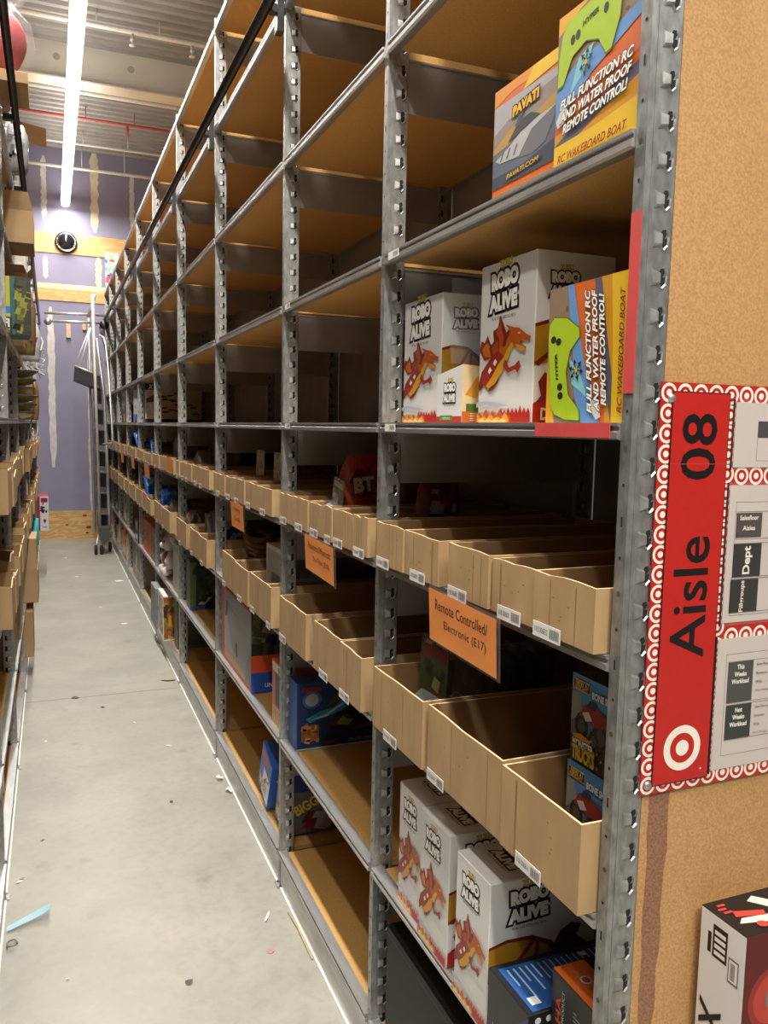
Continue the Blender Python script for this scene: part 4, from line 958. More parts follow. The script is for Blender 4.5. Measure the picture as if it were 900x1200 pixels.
# orange bag with BT print in the upper second bay
def bag(label, x, y, z, w, h, d, col, lines=None, sd=1, parent=None, rough=.4, rot=(0, 0, 0), face='n', cat='bag', cols=None):
    q0, q1 = fit(z, y-d*.56-.006, y+d*.56, x); d = min(d, (q1-q0)/1.12-.006); y = (q0+q1)/2+.003
    m = mat('bag_'+label[:18], hexc(col), rough, 0, .2, 22, .5); t = thing('toy_bag', label, cat, (x, y, z)); t.rotation_euler = rot
    mb = MB(); rd = random.Random(sd); N, M_ = 18, 12; V = []
    for i in range(M_+1):
        q = i/M_; ww = w/2*(1-.18*abs(2*q-1)**3-(.25*max(0, q-.7)/.3 if q > .7 else 0)); dd = d/2*math.sin(PI*min(1, .12+.88*q))**.6 if q < 1 else .002
        for k in range(N):
            a = 2*PI*k/N; j = 1+rd.uniform(-.05, .05)
            V.append((math.copysign(abs(math.cos(a))**.6, math.cos(a))*ww*j, math.copysign(abs(math.sin(a))**.8, math.sin(a))*dd*j, h*q))
    F_ = [(i*N+k, i*N+(k+1) % N, (i+1)*N+(k+1) % N, (i+1)*N+k) for i in range(M_) for k in range(N)]+[tuple(range(N))[::-1], tuple(range(M_*N, M_*N+N))]
    mb.add(V, F_, m, True); mb.build('pouch', t)
    if lines or cols:
        lm = MB(); fc = Face(lm, (-w/2, -d/2-.006, 0), (1, 0, 0), (0, 0, 1), w, h)
        if cols: speck(fc, cols, 16, sd, .22, .78, .2, .8, w*.16)
        for s_, a, b, tw, th, c in lines or []: fc.text(s_, a, b, tw, th, K(c), K('3a1410'), .06, .05, .12)
        lm.build('print', t)
    return t
bag('orange red toy bag printed BT in the second bay upper bin', .865, 2.30, ZA, .16, .235, .075, '97371c', [('BT', .40, .62, .065, .045, 'b9a89a')], 3, cols=('7d1f1a', 'a0301f', '5d1512'))
bag('second dark red toy bag right behind the BT bag', 1.03, 2.24, ZA, .15, .22, .07, '6a2016', None, 5, cols=('7d1f1a', '3d1512'))
bag('third dark red toy bag, nearest the post in the second bay', .93, 1.90, ZA, .12, .21, .06, '5d1c16', None, 6, cols=('7d1f1a', '8f8078'))
blister('clear blister with grey toy in the second bay upper bin', .77, 2.245, ZA+.02, .10, .135, '59544c', ('8a8680', 'a9a6a0', '6a665f'), 7, (.15, .05, 0))
blister('dark blister pack at the left of the BT bag', .86, 2.41, ZA, .10, .17, '2a211a', ('5a3b26', '3a2c20', '20222a'), 8)
for k in range(2): blister('%s white blister pack standing in the third bay upper bin' % ('left', 'right')[k], .885, 3.60-.19*k+(.02 if k == 0 else 0), ZA, .15, .20, 'c9c6c2', ('dedad6', '7a7572', '9a9692'), 30+k, (0, .03, 0))
# fourth - eighth bays, upper row
def art_fr(c): c.f.rect(.15, .85, .1, .9, K('1c2236')); c.f.rect(.2, .8, .7, .8, K('8a8c94'))
simple('toy_box', 'dark framed box poking out of the fourth bay upper bins, near the post', 'box', .06, .24, .215, K('5a4a40'), .83, 4.33, ZA, None, art_fr)
bag('grey plastic bag of toys in the fourth bay upper bins', .84, 4.86, ZA, .13, .165, .08, '6f675c', None, 12)
simple('toy_box', 'dark navy box lying behind in the fourth bay upper bins', 'box', .24, .17, .20, K('141a2c'), .98, 4.54, ZA)
simple('toy_box', 'dull red tilted box on top of the fifth bay upper bins', 'box', .12, .24, .10, K('7a4f46'), .80, 5.60, ZA+.10, None, lambda c: c.f.rect(.2, .8, .2, .8, K('a88a80')), 0, None, (.5, 0, 0))
simple('toy_box', 'grey brown box behind the tilted red one, fifth bay upper bins', 'box', .2, .42, .19, K('5d564c'), .86, 5.98, ZA)
for k, (y, h, tl, w, x) in enumerate(((7.93, .235, .28, .13, .835), (7.02, .20, .06, .10, .83), (6.80, .185, .05, .08, .79))):
    blister('%s bright blue pack from the left facing out of the upper bins' % ORD[k], x, y, ZA, w, h, '2f78d0', ('a9cdf0', '4a8ad8', '1c3f8a'), 40+k, (-tl, 0, PI/2), bub=False)
for k, (y, h, cl) in enumerate(((8.5, .17, '3a2f2a'), (9.3, .17, '4a3a3a'), (9.9, .15, '5a3030'))): simple('toy_box', '%s dark small box poking above the far upper bins' % ORD[k], 'box', .1, .2, h, K(cl), .80, y, ZA)
# lower row
simple('toy_box', 'white grey collectible box in the third bay lower bins', 'box', .20, .25, .250, mat('pale_grey_card', (.60, .59, .58), .45), .765, 2.85, ZB+.002, None, lambda c: (c.f.rect(.06, .94, .06, .94, K('9a9b9c')), c.f.rect(.3, .8, .15, .6, K('55585c')), c.n.rect(.05, .95, .05, .95, K('8f9092')), c.n.text('POP', .6, .35, .05, .03, K('3a3c40'), None, .05), c.n.rect(.1, .5, .6, .9, K('6d6f74'))))
mb = MB()
for k in range(5): mb.tube([(.055*math.cos(q*.42)+.01*math.sin(q+k), (.075+.012*k)*math.sin(q*.42), .03+.026*k+.012*math.sin(q*.8+k)) for q in range(15)], .013, mat('brown_rope', (.15, .085, .04), .8, 0, .3, 60), 8, True)
tag(mb.build('rope_coil', None, (.85, 3.50, ZB+.085)), 'dark brown coiled rope heaped in the third bay lower bins', 'rope')
def art_bl(c): c.f.rect(.1, .9, .55, .92, K('2a3a7a')); c.n.rect(.1, .9, .5, .92, K('26346a')); speck(c.n, ('6a80b8', '1a2244', '8a90a0'), 14, 3)
for k, (y, h, cl) in enumerate(((4.05, .25, '1b2a58'), (4.275, .235, '1d2c5c'))): simple('toy_box', '%s dark blue box in the fourth bay lower bins, near the post' % ('right', 'left')[k], 'box', .14, .155, h, K(cl), .795, y, ZB, None, art_bl)
simple('toy_box', 'small white-edged box beside the dark blue boxes, fourth bay', 'box', .08, .07, .215, K('8a8480'), .78, 4.45, ZB, None, lambda c: (c.f.rect(.15, .85, .1, .9, K('4a3a44'))))
bag('brown bag of figures in the fourth bay lower bins', .80, 4.85, ZB, .17, .20, .10, '53402c', None, 14, cols=('7a5a3a', '3a2c20', '8a7458'))
bag('dark green bag behind the brown one, fourth bay lower bins', .95, 4.62, ZB, .2, .26, .1, '2c3420', None, 15)
bag('dark bag of toys slumped in the fifth bay lower bins', .80, 5.58, ZB, .17, .19, .1, '4a3a30', None, 16, cols=('7a6a5a', '2c2420'))
for k, (y, h, tl, w, x) in enumerate(((7.0, .27, .12, .13, .80), (6.56, .25, .06, .13, .82), (6.05, .23, .04, .12, .80))):
    blister('%s blue pack from the left facing out of the lower bins' % ORD[k], x, y, ZB, w, h, '2a62b8', ('5a9ad8', '1c3f8a', '8ab8e0'), 60+k, (-tl, 0, PI/2), bub=False)
for k, (y, h, cl) in enumerate(((8.1, .2, '3a2f3a'), (8.7, .19, '5a4a48'), (9.5, .2, '4a3a44'))): simple('toy_box', '%s dark box poking above the far lower bins' % ORD[k], 'box', .1, .22, h, K(cl), .79, y, ZB)

# ================================================================== AISLE SIGN ON THE END PANEL
def aisle_sign():
    x0, z0, W, Hh = .772, 1.132, .372, .590; yb = YP[0]-.0036
    t = thing('aisle_sign', 'red aisle board lettered Aisle 08 with bullseye border on the end panel', 'sign', (x0, yb, z0))
    red = K('b3221c'); wt = K('e9e2d4'); bk = K('141010')
    mb = MB().box(0, W, -.002, -.0002, 0, Hh, red); f = Face(mb, (0, -.002, 0), (1, 0, 0), (0, 0, 1), W, Hh)
    def ring(cx, cz):
        for r, m, l in ((.0134, wt, 1), (.0092, red, 2), (.0047, wt, 3)):
            f.lay = l
            f.poly([((cx+r*math.cos(k*PI/10))/W, (cz+r*math.sin(k*PI/10))/Hh) for k in range(20)], m, nx=False)
    P = .0281
    for k in range(21): ring(.0135, .0136+P*k); ring(.0135+P*4, .0136+P*k)
    for k in (1, 2, 3, 5, 6, 7, 8, 9, 10, 11, 12):
        for zz in (.0136, .0136+P*20, .4605, .2225):
            if k > 4 or zz in (.0136, .0136+P*20): ring(.0135+P*k, zz)
    mb.build('bullseye_border', t)
    mb = MB(); mb.box(.0185, .1225, -.0042, -.0034, .012, Hh-.012, bk); mb.box(.0200, .1210, -.0046, -.0040, .0135, Hh-.0135, K('b5211b'))
    f = Face(mb, (.02, -.0046, .0135), (1, 0, 0), (0, 0, 1), .101, Hh-.027)
    zf = lambda z: (z-z0-.0135)/(Hh-.027)
    f.text('Aisle', .48, zf(1.418), .178, .064, bk, None, .012, 0, PI/2)
    f.text('08', .49, zf(1.634), .093, .063, bk, None, .012, 0, PI/2)
    f.rect(0, 1, zf(1.6095), zf(1.610), K('d0564a'))
    for r, m in ((.034, wt), (.0225, K('b5211b')), (.0118, wt)): f.ell(.50, zf(1.196), r, r, m, 36)
    f.ell(.86, zf(1.160), .0016, .0016, wt, 8)
    tag(mb.build('red_panel', t), 'red panel reading Aisle 08 with a white bullseye')
    PAP = mat('white_paper_sheet', (.55, .48, .44), .5, 0, .04, 5); SL = mat('glossy_clear_sleeve', (.8, .78, .76), .15, 0, .02, alpha=.04)
    def sheet(z_lo, z_hi, draw, x=.131, w=.225):
        h = z_hi-z_lo
        s = MB().box(x, x+w, -.0050, -.0038, z_lo-z0, z_hi-z0, SL).build('clear_sleeve', t)
        m = MB().box(x+.004, x+w-.004, -.0036, -.0028, z_lo-z0+.004, z_hi-z0-.004, PAP)
        f = Face(m, (x+.004, -.0036, z_lo-z0+.004), (1, 0, 0), (0, 0, 1), w-.008, h-.008); draw(f); m.build('paper', s)
        MB().box(x-.0012, x, -.0055, -.0028, z_lo-z0, z_hi-z0, K('4a2428')).build('sleeve_edge', s)
    ln = K('2b2624')
    def frame(f, a0, a1, b0, b1, e=.0006):
        ea, eb = e/f.w, e/f.h
        for q in ((a0, a1, b0, b0+eb), (a0, a1, b1-eb, b1), (a0, a0+ea, b0, b1), (a1-ea, a1, b0, b1)): f.rect(*q, ln, nx=False)
    def d1(f):
        frame(f, .20, .98, .10, .72); f.rect(.20, .98, .46, .72, bk); f.text('Dedicated', .47, .585, .072, .014, wt, None, .02); f.rect(.5, .9, .24, .247, K('8a8480'))
    def d2(f):
        frame(f, .06, .98, .05, .88); f.rect(.07, .30, .62, .80, K('2a1416')); f.text('Salesfloor', .185, .765, .036, .007, wt, None, .02); f.text('Aisles', .185, .69, .024, .007, wt, None, .02); frame(f, .07, .96, .61, .81)
        frame(f, .06, .96, .33, .58); f.rect(.06, .31, .335, .575, bk); f.text('Dept', .19, .455, .042, .018, wt, None, .03, 0, PI/2); frame(f, .05, .96, .07, .32); f.rect(.05, .30, .075, .315, bk); f.text('Fillgroups', .16, .19, .047, .010, wt, None, .02, 0, PI/2)
        for p in (((.40, .64), (.42, .78)), ((.41, .78), (.47, .785)), ((.405, .71), (.46, .715)), ((.40, .64), (.45, .65)), ((.50, .66), (.54, .76)), ((.45, .47), (.56, .475)), ((.46, .20), (.56, .23))):
            (a, b), (c, d) = p; dx, dy = (c-a)*f.w, (d-b)*f.h; L = math.hypot(dx, dy); nx_, ny_ = -dy/L*.0008/f.w, dx/L*.0008/f.h
            f.poly([(a-nx_, b-ny_), (c-nx_, d-ny_), (c+nx_, d+ny_), (a+nx_, b+ny_)], bk, nx=False)
    def d3(f):
        frame(f, .08, .98, .10, .88)
        for b0, b1, w in ((.50, .82, ('This', 'Weeks', 'Workload')), (.22, .49, ('Next', 'Weeks', 'Workload'))):
            frame(f, .10, .96, b0, b1); f.rect(.10, .33, b0+.004, b1-.004, K('16201a'))
            for k, s_ in enumerate(w): f.text(s_, .215, b1-.045-.055*k, (.014, .024, .034)[k], .0075, wt, None, .03)
            for k, s_ in enumerate(('Sales Planners', 'Revisions', 'POGs', 'Price Changes')): f.text(s_, .36+(.030, .021, .012, .028)[k]/2/f.w, b1-.04-.068*k, (.030, .021, .012, .028)[k], .0042, ln)
    sheet(1.601, 1.702, d1); sheet(1.372, 1.583, d2, .129); sheet(1.148, 1.356, d3, .125)
    sc = MB()
    for cx, cz in ((.0135, .0136), (.0185, Hh-.022)): sc.lathe([(.007, -.002), (.007, -.0032), (.0045, -.0052), (0, -.0056)], (cx, 0, cz), 'y', RAILM, 14)
    sc.build('screw', t)
aisle_sign()

# white drone box in front of the end panel, on a plain carton
def art_drone(c):
    f = c.f; bk = K('161414'); wt = K('e4e0da')
    f.rect(.19, .27, .845, .925, bk); f.rect(.30, .62, .84, .965, bk)
    for k in range(4): f.rect(.34, .58, .852+.026*k, .868+.026*k, wt, nx=False)
    f.nx(); f.rect(.66, .88, .79, .885, K('6a6664')); f.rect(.68, .86, .797, .878, wt)
    for k in range(10): f.rect(.71, .71+.10, .805+.0065*k, .805+.0065*k+.0032, bk, nx=False)
    f.nx(); f.text('X', .34, .595, .050, .042, bk, None, .02, 0, PI/2, .1); f.rect(.30, .37, .455, .50, bk); f.text('VE', .72, .50, .036, .016, bk, None, .0, 0, PI/2); f.text('PREMIUM', .9, .35, .05, .008, bk, None, 0, 0, PI/2)
    n = c.n; n.poly([(0, .62), (0, 1), (1, 1), (1, .5), (.5, .40), (.2, .48)], K('5a130f')); n.ell(.20, .74, .050, .050, K('8d2a20'), 28); n.ell(.20, .74, .040, .040, K('b23a2c'), 28); n.ell(.20, .74, .016, .020, K('6d7a74'), 20); n.ell(.20, .74, .010, .012, K('c9b8a0'), 16); n.poly([(.17, .62), (.20, .62), (.27, .85), (.24, .86)], K('7a1d16'))
    t_ = c.t; t_.rect(0, 1, 0, 1, K('1b1918'))
    RD = K('c8453c'); W = K('d8d4d0'); x = lambda p: [(a, b) for a, b in p]
    t_.poly([(.55, .10), (.62, .30), (.40, .52), (.20, .70), (.26, .76), (.50, .60), (.72, .40), (.78, .22), (.66, .06)], W); t_.poly([(.10, .30), (.30, .36), (.55, .40), (.78, .52), (.95, .56), (.95, .50), (.80, .44), (.5, .32), (.2, .24)], W)
    for a, b in ((.12, .06), (.22, .04), (.32, .05)): t_.rect(a, a+.05, b, b+.05, RD)
    t_.poly([(.35, .10), (.5, .26), (.62, .24), (.5, .08)], RD); t_.poly([(.60, .50), (.75, .60), (.80, .52), (.66, .44)], RD); t_.poly([(.18, .66), (.30, .80), (.36, .74), (.26, .62)], RD); t_.ell(.88, .30, .008, .010, RD, 14); t_.ell(.80, .16, .007, .009, RD, 14); t_.poly([(.05, .80), (.30, .95), (.5, .9), (.32, .86)], W)
simple('drone_box', 'white drone box with black top and red side by the end panel', 'box', .30, .087, .40, WHT, .893, .797, .546, {'n': K('cfccc8')}, art_drone)
c = Carton(.34, .20, .545, CARTON); c.f.rect(.46, .54, 0, 1, K('9a7a4e')); c.put('carton', 'plain brown carton on the floor under the white drone box', 'carton', .873, .69, .889, .0)

# ================================================================== ROLLING LADDER AT THE FAR END
def atY(u, v, y): r = R3 @ _d(u, v); return EYE+r*(y/r.y)
def ladder():
    AL = mat('ladder_tube_steel', (.56, .55, .54), .38, .6, .1, 20); PK = mat('ladder_front_tube', (.55, .49, .46), .4, .4, .08, 20)
    bx, by = .58, 11.0
    t = thing('rolling_ladder', 'tall grey track ladder with black treads at the far end', 'ladder', (bx, by, 0)); o = Vector((bx, by, 0))
    q = lambda u, v, y: tuple(atY(u, v, y)-o)
    N0, N1 = q(117.8, 632, 10.9), q(108.5, 345, 10.9); F0, F1 = q(129, 630, 11.15), q(113, 395, 11.15)
    MB().tube([N0, q(112.6, 477, 10.9), N1], .021, PK, 12).build('stringer', t)
    MB().tube([F0, q(127.6, 600, 11.15), q(124.6, 520, 11.15), q(121.6, 460, 11.15), F1], .02, AL, 12).build('stringer', t)
    MB().tube([q(111.5, 622, 11.3), q(105.5, 449, 11.3), q(104, 372, 11.3)], .018, AL, 12).build('stringer', t)
    N0, N1, F0, F1 = map(Vector, (N0, N1, F0, F1))
    PN = [N0, Vector(q(112.6, 477, 10.9)), N1]; PF = [F0, Vector(q(127.6, 600, 11.15)), Vector(q(124.6, 520, 11.15)), Vector(q(121.6, 460, 11.15)), F1]
    def on(P, z):
        for a, b in zip(P, P[1:]):
            if z <= b.z or b is P[-1]: return a+(b-a)*((z-a.z)/(b.z-a.z))
    z = .50
    while z < 2.3:
        a, b = on(PN, z), on(PF, z)
        mb = MB(); d = Vector((-.02, .20, 0)); th = Vector((0, 0, -.19)); b = b+Vector((-.02, 0, -.03))
        V = [a, b, b+d, a+d, a+th, b+th, b+d+th, a+d+th]
        mb.add(V, [(0, 1, 2, 3), (7, 6, 5, 4), (0, 4, 5, 1), (2, 6, 7, 3), (1, 5, 6, 2), (3, 7, 4, 0)], BLACK)
        tr = mb.build('tread', t); e = MB(); e.tube([a+Vector((0, -.01, .0)), b+Vector((0, -.01, .0))], .015, AL, 8).build('tread_edge', tr); z += .27
    # fold-down platform and its chains
    p = [Vector(q(*s)) for s in ((87.5, 430, 11.0), (118, 442, 11.0), (119, 457, 11.0), (86.5, 444, 11.0))]; bk_ = Vector((0, .25, -.02))
    mb = MB(); mb.add(p+[x+bk_ for x in p], [(0, 3, 2, 1), (4, 5, 6, 7), (0, 1, 5, 4), (2, 3, 7, 6), (1, 2, 6, 5), (3, 0, 4, 7)], BLACK); pf = mb.build('platform', t)
    MB().tube([p[0]+Vector((0, -.005, .012)), p[1]+Vector((0, -.005, .012))], .014, AL, 8).build('platform_edge', pf)
    for s in (0, .18): MB().tube([p[0]+(p[1]-p[0])*s+Vector((0, 0, .012)), Vector(q(105.5+s*6, 384, 11.0))], .009, WHITEP, 6).build('chain', t)
    # cross bar between the tracks, rollers
    y = 11.25
    for dz in (0, .10):
        a, b = Vector(q(52, 373, y)), Vector(q(124, 376, y)); MB().tube([a+Vector((0, 0, dz-.03)), b+Vector((0, 0, dz-.03))], .017, AL, 10).build('cross_bar', t)
    b = Vector(q(122, 381, y)); MB().lathe([(0, -.03), (.055, -.03), (.06, 0), (.055, .03), (0, .03)], (b.x, b.y-.02, b.z), 'y', BLACK, 18).build('roller', t)
    b = Vector(q(56, 377, y)); MB().lathe([(0, -.03), (.04, -.03), (.045, 0), (.04, .03), (0, .03)], (b.x, b.y-.03, b.z), 'y', STEEL, 18).build('roller', t)
    # hand rail hoop on the shelf side
    MB().tube([q(113, 395, 10.9), q(117, 393, 10.7), q(121.5, 396, 10.45), q(124, 405, 10.4), q(127.5, 440, 10.1), q(132.5, 517, 9.75), q(132, 520, 9.75), q(121, 520.5, 10.85)], .013, AL, 10).build('hand_rail', t)
    MB().tube([q(103, 372, 11.0), q(112, 345, 11.0)], .018, AL, 8).build('brace', t)
    # foot with casters
    f0 = q(121, 622, 10.9)
    mb = MB(); mb.tube([q(117, 622, 10.85), q(124, 643, 10.85), q(129.5, 621, 10.85)], .02, AL, 8); mb.build('foot_bracket', t)
    f1 = Vector(q(118, 624, 10.7)); MB().add([f1+Vector(v) for v in ((-.03, 0, .06), (.12, 0, .06), (.10, 0, -.10), (.02, 0, -.16), (-.03, .22, .06), (.12, .22, .06), (.10, .22, -.10), (.02, .22, -.16))], [(0, 3, 2, 1), (4, 5, 6, 7), (0, 1, 5, 4), (2, 3, 7, 6), (1, 2, 6, 5), (3, 0, 4, 7)], mat('dark_foot', (.07, .07, .065), .5)).build('foot_plate', t)
    for u, v in ((112.5, 645), (119, 649), (129, 646)):
        c = q(u, v, 10.75 if u < 125 else 11.0); w = MB(); w.lathe([(0, -.02), (.045, -.02), (.06, -.008), (.06, .008), (.045, .02), (0, .02)], (c[0], c[1], .061), 'x', BLACK, 18); w.build('caster', t)
        MB().tube([(c[0], c[1], .07), (c[0]*.6, c[1]*.6, .24)], .014, AL, 8).build('caster_fork', t)
ladder()
for lb, u0, u1, v0, v1 in (('small pale wood block fixed on the purple wall below the cross bar', 77.6, 82.6, 380, 396), ('small pale wood block on the wall partly behind the ladder pole', 96.5, 100.5, 378, 387)):
    a, b = atY(u0, v1, WY), atY(u1, v0, WY); tag(MB().box(a.x, b.x, WY-.04, WY, a.z, b.z, mat('pale_wood', (.62, .46, .28), .6)).build('wall_block', bevel=.003), lb, 'block')

# ================================================================== GOODS ON THE LEFT-HAND SHELVING
PINK = mat('red_soft_toy', (.30, .006, .012), .6, 0, .2, 12)
CLR = mat('crinkled_clear_bag', (.86, .86, .88), .15, 0, .02, 20, .6, alpha=.08)
simple('carton', 'brown carton high on the left, under the clear bag of red toy', 'carton', .34, .30, .045, CARTON, -.40, 3.77, LL[7]+.001)
t = thing('toy_bag', 'clear plastic bag holding a round red soft toy, top left', 'bag', (-.185, 3.93, LL[7]+.048))
MB().blob((-.0, 0, .165), (.125, .10, .135), PINK, 20, 14, .05, 4).build('toy', t)
MB().blob((.01, 0, .168), (.145, .125, .155), CLR, 26, 18, .07, 6, 5).build('pouch', t)
MB().tube([(.06, 0, .31), (.10, 0, .36), (.13, .01, .41)], .035, CLR, 10, taper=[.6, .9, 1.5]).build('bag_neck', t)
def open_carton(label, x0, x1, y0, y1, z, h, flap=.10, ang=.5):
    t = thing('carton', label, 'carton', ((x0+x1)/2, (y0+y1)/2, z)); w, d = (x1-x0)/2, (y1-y0)/2
    mb = MB(); e = .004
    mb.box(-w, w, -d, -d+e, 0, h, CARTON).box(-w, w, d-e, d, 0, h, CARTON).box(-w, -w+e, -d+e, d-e, 0, h, CARTON).box(w-e, w, -d+e, d-e, 0, h, CARTON).box(-w+e, w-e, -d+e, d-e, 0, .004, CARD_IN); mb.build('body', t)
    for s in (0, 1):
        c, sn = math.cos(ang), math.sin(ang)
        m = MB()
        if s == 0: m.add([(w, -d, h), (w, d, h), (w+flap*c, d, h+flap*sn), (w+flap*c, -d, h+flap*sn)], [(0, 1, 2, 3)], CARTON)
        else: m.add([(-w, -d, h), (w, -d, h), (w*.9, -d-flap*.3, h+flap*.9), (-w*.9, -d-flap*.3, h+flap*.9)], [(0, 1, 2, 3)], CARTON)
        m.build('flap', t)
    return t
open_carton('brown open carton on the topmost left shelf with a flap over the aisle', -.50, -.15, 5.9, 6.3, LL[8]+.001, .10, .16, -.15)
open_carton('large brown carton jutting out on the left above the teal game box', -.46, -.062, 4.45, 4.80, LL[6]+.001, .155, .09, 2.2)
bag('silver and black plastic packet hanging over the upper left shelf', -.145, 5.1, LL[7]+.001, .12, .26, .16, '8a8c90', None, 31, cols=('2a2a2e', 'b9bcc0', '5a5c60'), cat='packet')
simple('carton', 'narrow white-edged carton behind the large jutting carton on the left', 'carton', .30, .30, .20, mat('off_white_card', (.62, .58, .52), .5), -.42, 5.45, LL[6]+.001)
open_carton('small torn carton under the large jutting carton on the left', -.44, -.105, 4.9, 5.2, LL[5]+.02+.30, .07, .045, .9)
simple('carton', 'plain carton supporting the small torn carton on the left', 'carton', .30, .28, .318, CARTON, -.43, 4.91, LL[5]+.001)
def art_fi(c):
    n = c.n; n.rect(0, .30, 0, 1, K('b5ac1f')); n.rect(0, .30, .36, .48, K('2f78b8')); n.rect(0, .36, .0, .30, K('16231c')); n.text('FI', .16, .20, .03, .04, K('d8d8cc'), None, .05); n.text('TOY', .16, .07, .035, .022, K('b9b02c')); n.rect(.36, .46, 0, 1, K('1d5f5f')); n.rect(.46, 1, 0, 1, K('2a2b22')); n.rect(.52, .74, .06, .92, K('5f611f')); speck(n, ('8a8a2c', '3a3c1c', '1c1d14'), 26, 21, .5, .95, .08, .9, .025)
    c.t.rect(0, 1, 0, 1, K('2a7a78'))
simple('toy_box', 'teal and yellow boxed toy on the left shelf at head height', 'box', .13, .25, .27, K('1f5a58'), -.215, 4.28, LL[5]+.001, None, art_fi, .06)
bag('brown printed paper packet at the left shelf edge behind the teal box', -.135, 5.55, LL[5]+.001, .12, .40, .10, '7d6140', None, 33, cols=('5a4228', '9a7a50'), cat='packet')
bag('white packet with red and blue swirls on the left shelf edge', -.125, 6.1, LL[5]+.001, .14, .27, .10, 'b9b9bc', None, 34, cols=('b0352c', '2f4f9a', 'c9653a', '1c1c22', '3f8ab8'), cat='packet')
# white rope net with hanging cord and loop
ROPE = mat('white_rope', (.72, .69, .66), .8, 0, .06, 50)
t = thing('rope_net', 'tangled white rope net hanging off the left shelf with a loop below', 'rope', (-.14, 6.75, 2.06))
mb = MB(); rd = random.Random(12)
for k in range(9):
    a = [(-.03+rd.uniform(-.01, .14), rd.uniform(-.1, .1), .25-.05*j+rd.uniform(-.03, .03)) for j in range(7)]; mb.tube(a, .0045, ROPE, 6)
mb.build('net', t)
MB().tube([(-.02, 0, .1), (.0, 0, -.05), (.012, 0, -.25), (.018, 0, -.36)], .006, ROPE, 8).build('cord', t)
MB().tube([(.018+.033*math.sin(q*.6283)*(.35+.65*min(1, abs(q-0)/4 if q < 5 else (10-q)/4)), 0, -.44+.08*math.cos(q*.6283)) for q in range(10)], .006, ROPE, 8, True).build('loop', t)
MB().blob((.02, 0, -.345), (.035, .03, .022), mat('red_clip', (.6, .05, .04), .4), 12, 8, .12, 2).build('clip', t)
# gold saucers with blue rims
GOLD = mat('gold_foil', (.36, .31, .06), .35, .35, .3, 30); BLUR = mat('blue_rim', (.05, .06, .16), .35, 0, .2)
for k in range(6):
    t = thing('toy_saucer', '%s gold and blue saucer from the top of the left-hand stack' % ORD[5-k], 'saucer', (-.218+.010*((k*7) % 3-1), 5.475, LL[4]+.002+.050*k), 0, 'stacked gold saucers')
    MB().lathe([(0, .0), (.06, .0), (.105, .012), (.134, .034), (.137, .036), (.128, .034), (.10, .016), (.06, .006), (0, .006)], (0, 0, 0), 'z', GOLD, 30).build('bowl', t)
    MB().lathe([(.128, .0345), (.137, .0365), (.142, .040), (.138, .044), (.128, .040), (.128, .0345)], (0, 0, 0), 'z', BLUR, 30).build('rim', t)
for k, (lb, col, x, y, w, h) in enumerate((('purple packet above the gold saucers on the left', '4a1f48', -.24, 5.75, .10, .345), ('pink packet above the gold saucers on the left', '8a2448', -.195, 5.95, .08, .345), ('brown and red packet farther behind the gold saucers', '7d5a38', -.15, 6.25, .09, .34))):
    bag(lb, x, y, LL[4]+.001, w, h, .08, col, None, 41+k, cols=('d0c8c4', col), cat='packet')
bag('brown packet with red top at the left shelf edge past the saucers', -.13, 6.62, LL[4]+.001, .10, .30, .08, '8a6a38', None, 47, cols=('a8342a', '6a4c28'), cat='packet')
# cartons low on the left
def art_cart(c): c.n.rect(.46, .54, 0, 1, K('a58a5e')); c.n.rect(.15, .55, .72, .80, K('cfc6b4')); c.f.rect(.1, .4, .5, .8, K('cfc6b4'))
simple('carton', 'upper of two brown cartons jutting from the left shelving', 'carton', .34, .38, .205, CARTON, -.445, 5.66, LL[1]+.216, None, art_cart, 0, 'brown cartons on the left')
simple('carton', 'lower of two brown cartons jutting from the left shelving', 'carton', .34, .38, .214, CARTON, -.440, 5.66, LL[1]+.001, None, art_cart, 0, 'brown cartons on the left')
simple('carton', 'flat brown carton standing at the foot of the left shelving', 'carton', .30, .30, .30, CARTON, -.435, 5.62, LL[0]+.001, None, art_cart, 0, 'brown cartons on the left')
simple('carton', 'brown carton nearest the camera on the low left shelf', 'carton', .36, .42, .235, CARTON, -.545, 4.16, LL[1]+.001, None, art_cart, 0, 'brown cartons on the left')
simple('carton', 'tall brown carton leaning out of the second lowest left shelf', 'carton', .30, .30, .36, CARTON, -.475, 4.72, LL[1]+.001, None, art_cart, 0, 'brown cartons on the left')
simple('toy_box', 'pink toy box with white printed end low on the far left', 'box', .12, .34, .375, K('a8284a'), -.165, 9.45, LL[1]+.001, None, lambda c: (c.n.rect(0, .28, 0, 1, K('8a2440')), c.n.rect(.28, 1, 0, 1, K('cfc9cc')), c.n.rect(.36, .92, .82, .95, K('7a1f3a')), speck(c.n, ('2a2228', '3a2c34'), 9, 4, .4, .9, .5, .8, .022), c.n.poly([(.55, .28), (.66, .22), (.78, .28), (.72, .34), (.60, .34)], K('1c181c')), c.n.rect(.45, .85, .1, .12, K('6a6468'))))
t = thing('tape_roll', 'large teal roll standing at the left shelf edge', 'roll', (-.175, 8.35, LL[1]+.131)); TEAL = mat('teal_plastic', (.05, .42, .42), .45, 0, .06)
MB().lathe([(.085, -.045), (.130, -.045), (.130, .045), (.085, .045), (.085, -.045)], (0, 0, 0), 'x', TEAL, 32).build('ring', t)
MB().lathe([(.04, -.04), (.084, -.04), (.084, .04), (.04, .04), (.04, -.04)], (0, 0, 0), 'x', CARD, 24).build('core', t)
t = thing('paper_roll', 'long white paper roll standing on the lowest left shelf', 'roll', (-.235, 3.55, LL[0]+.001))
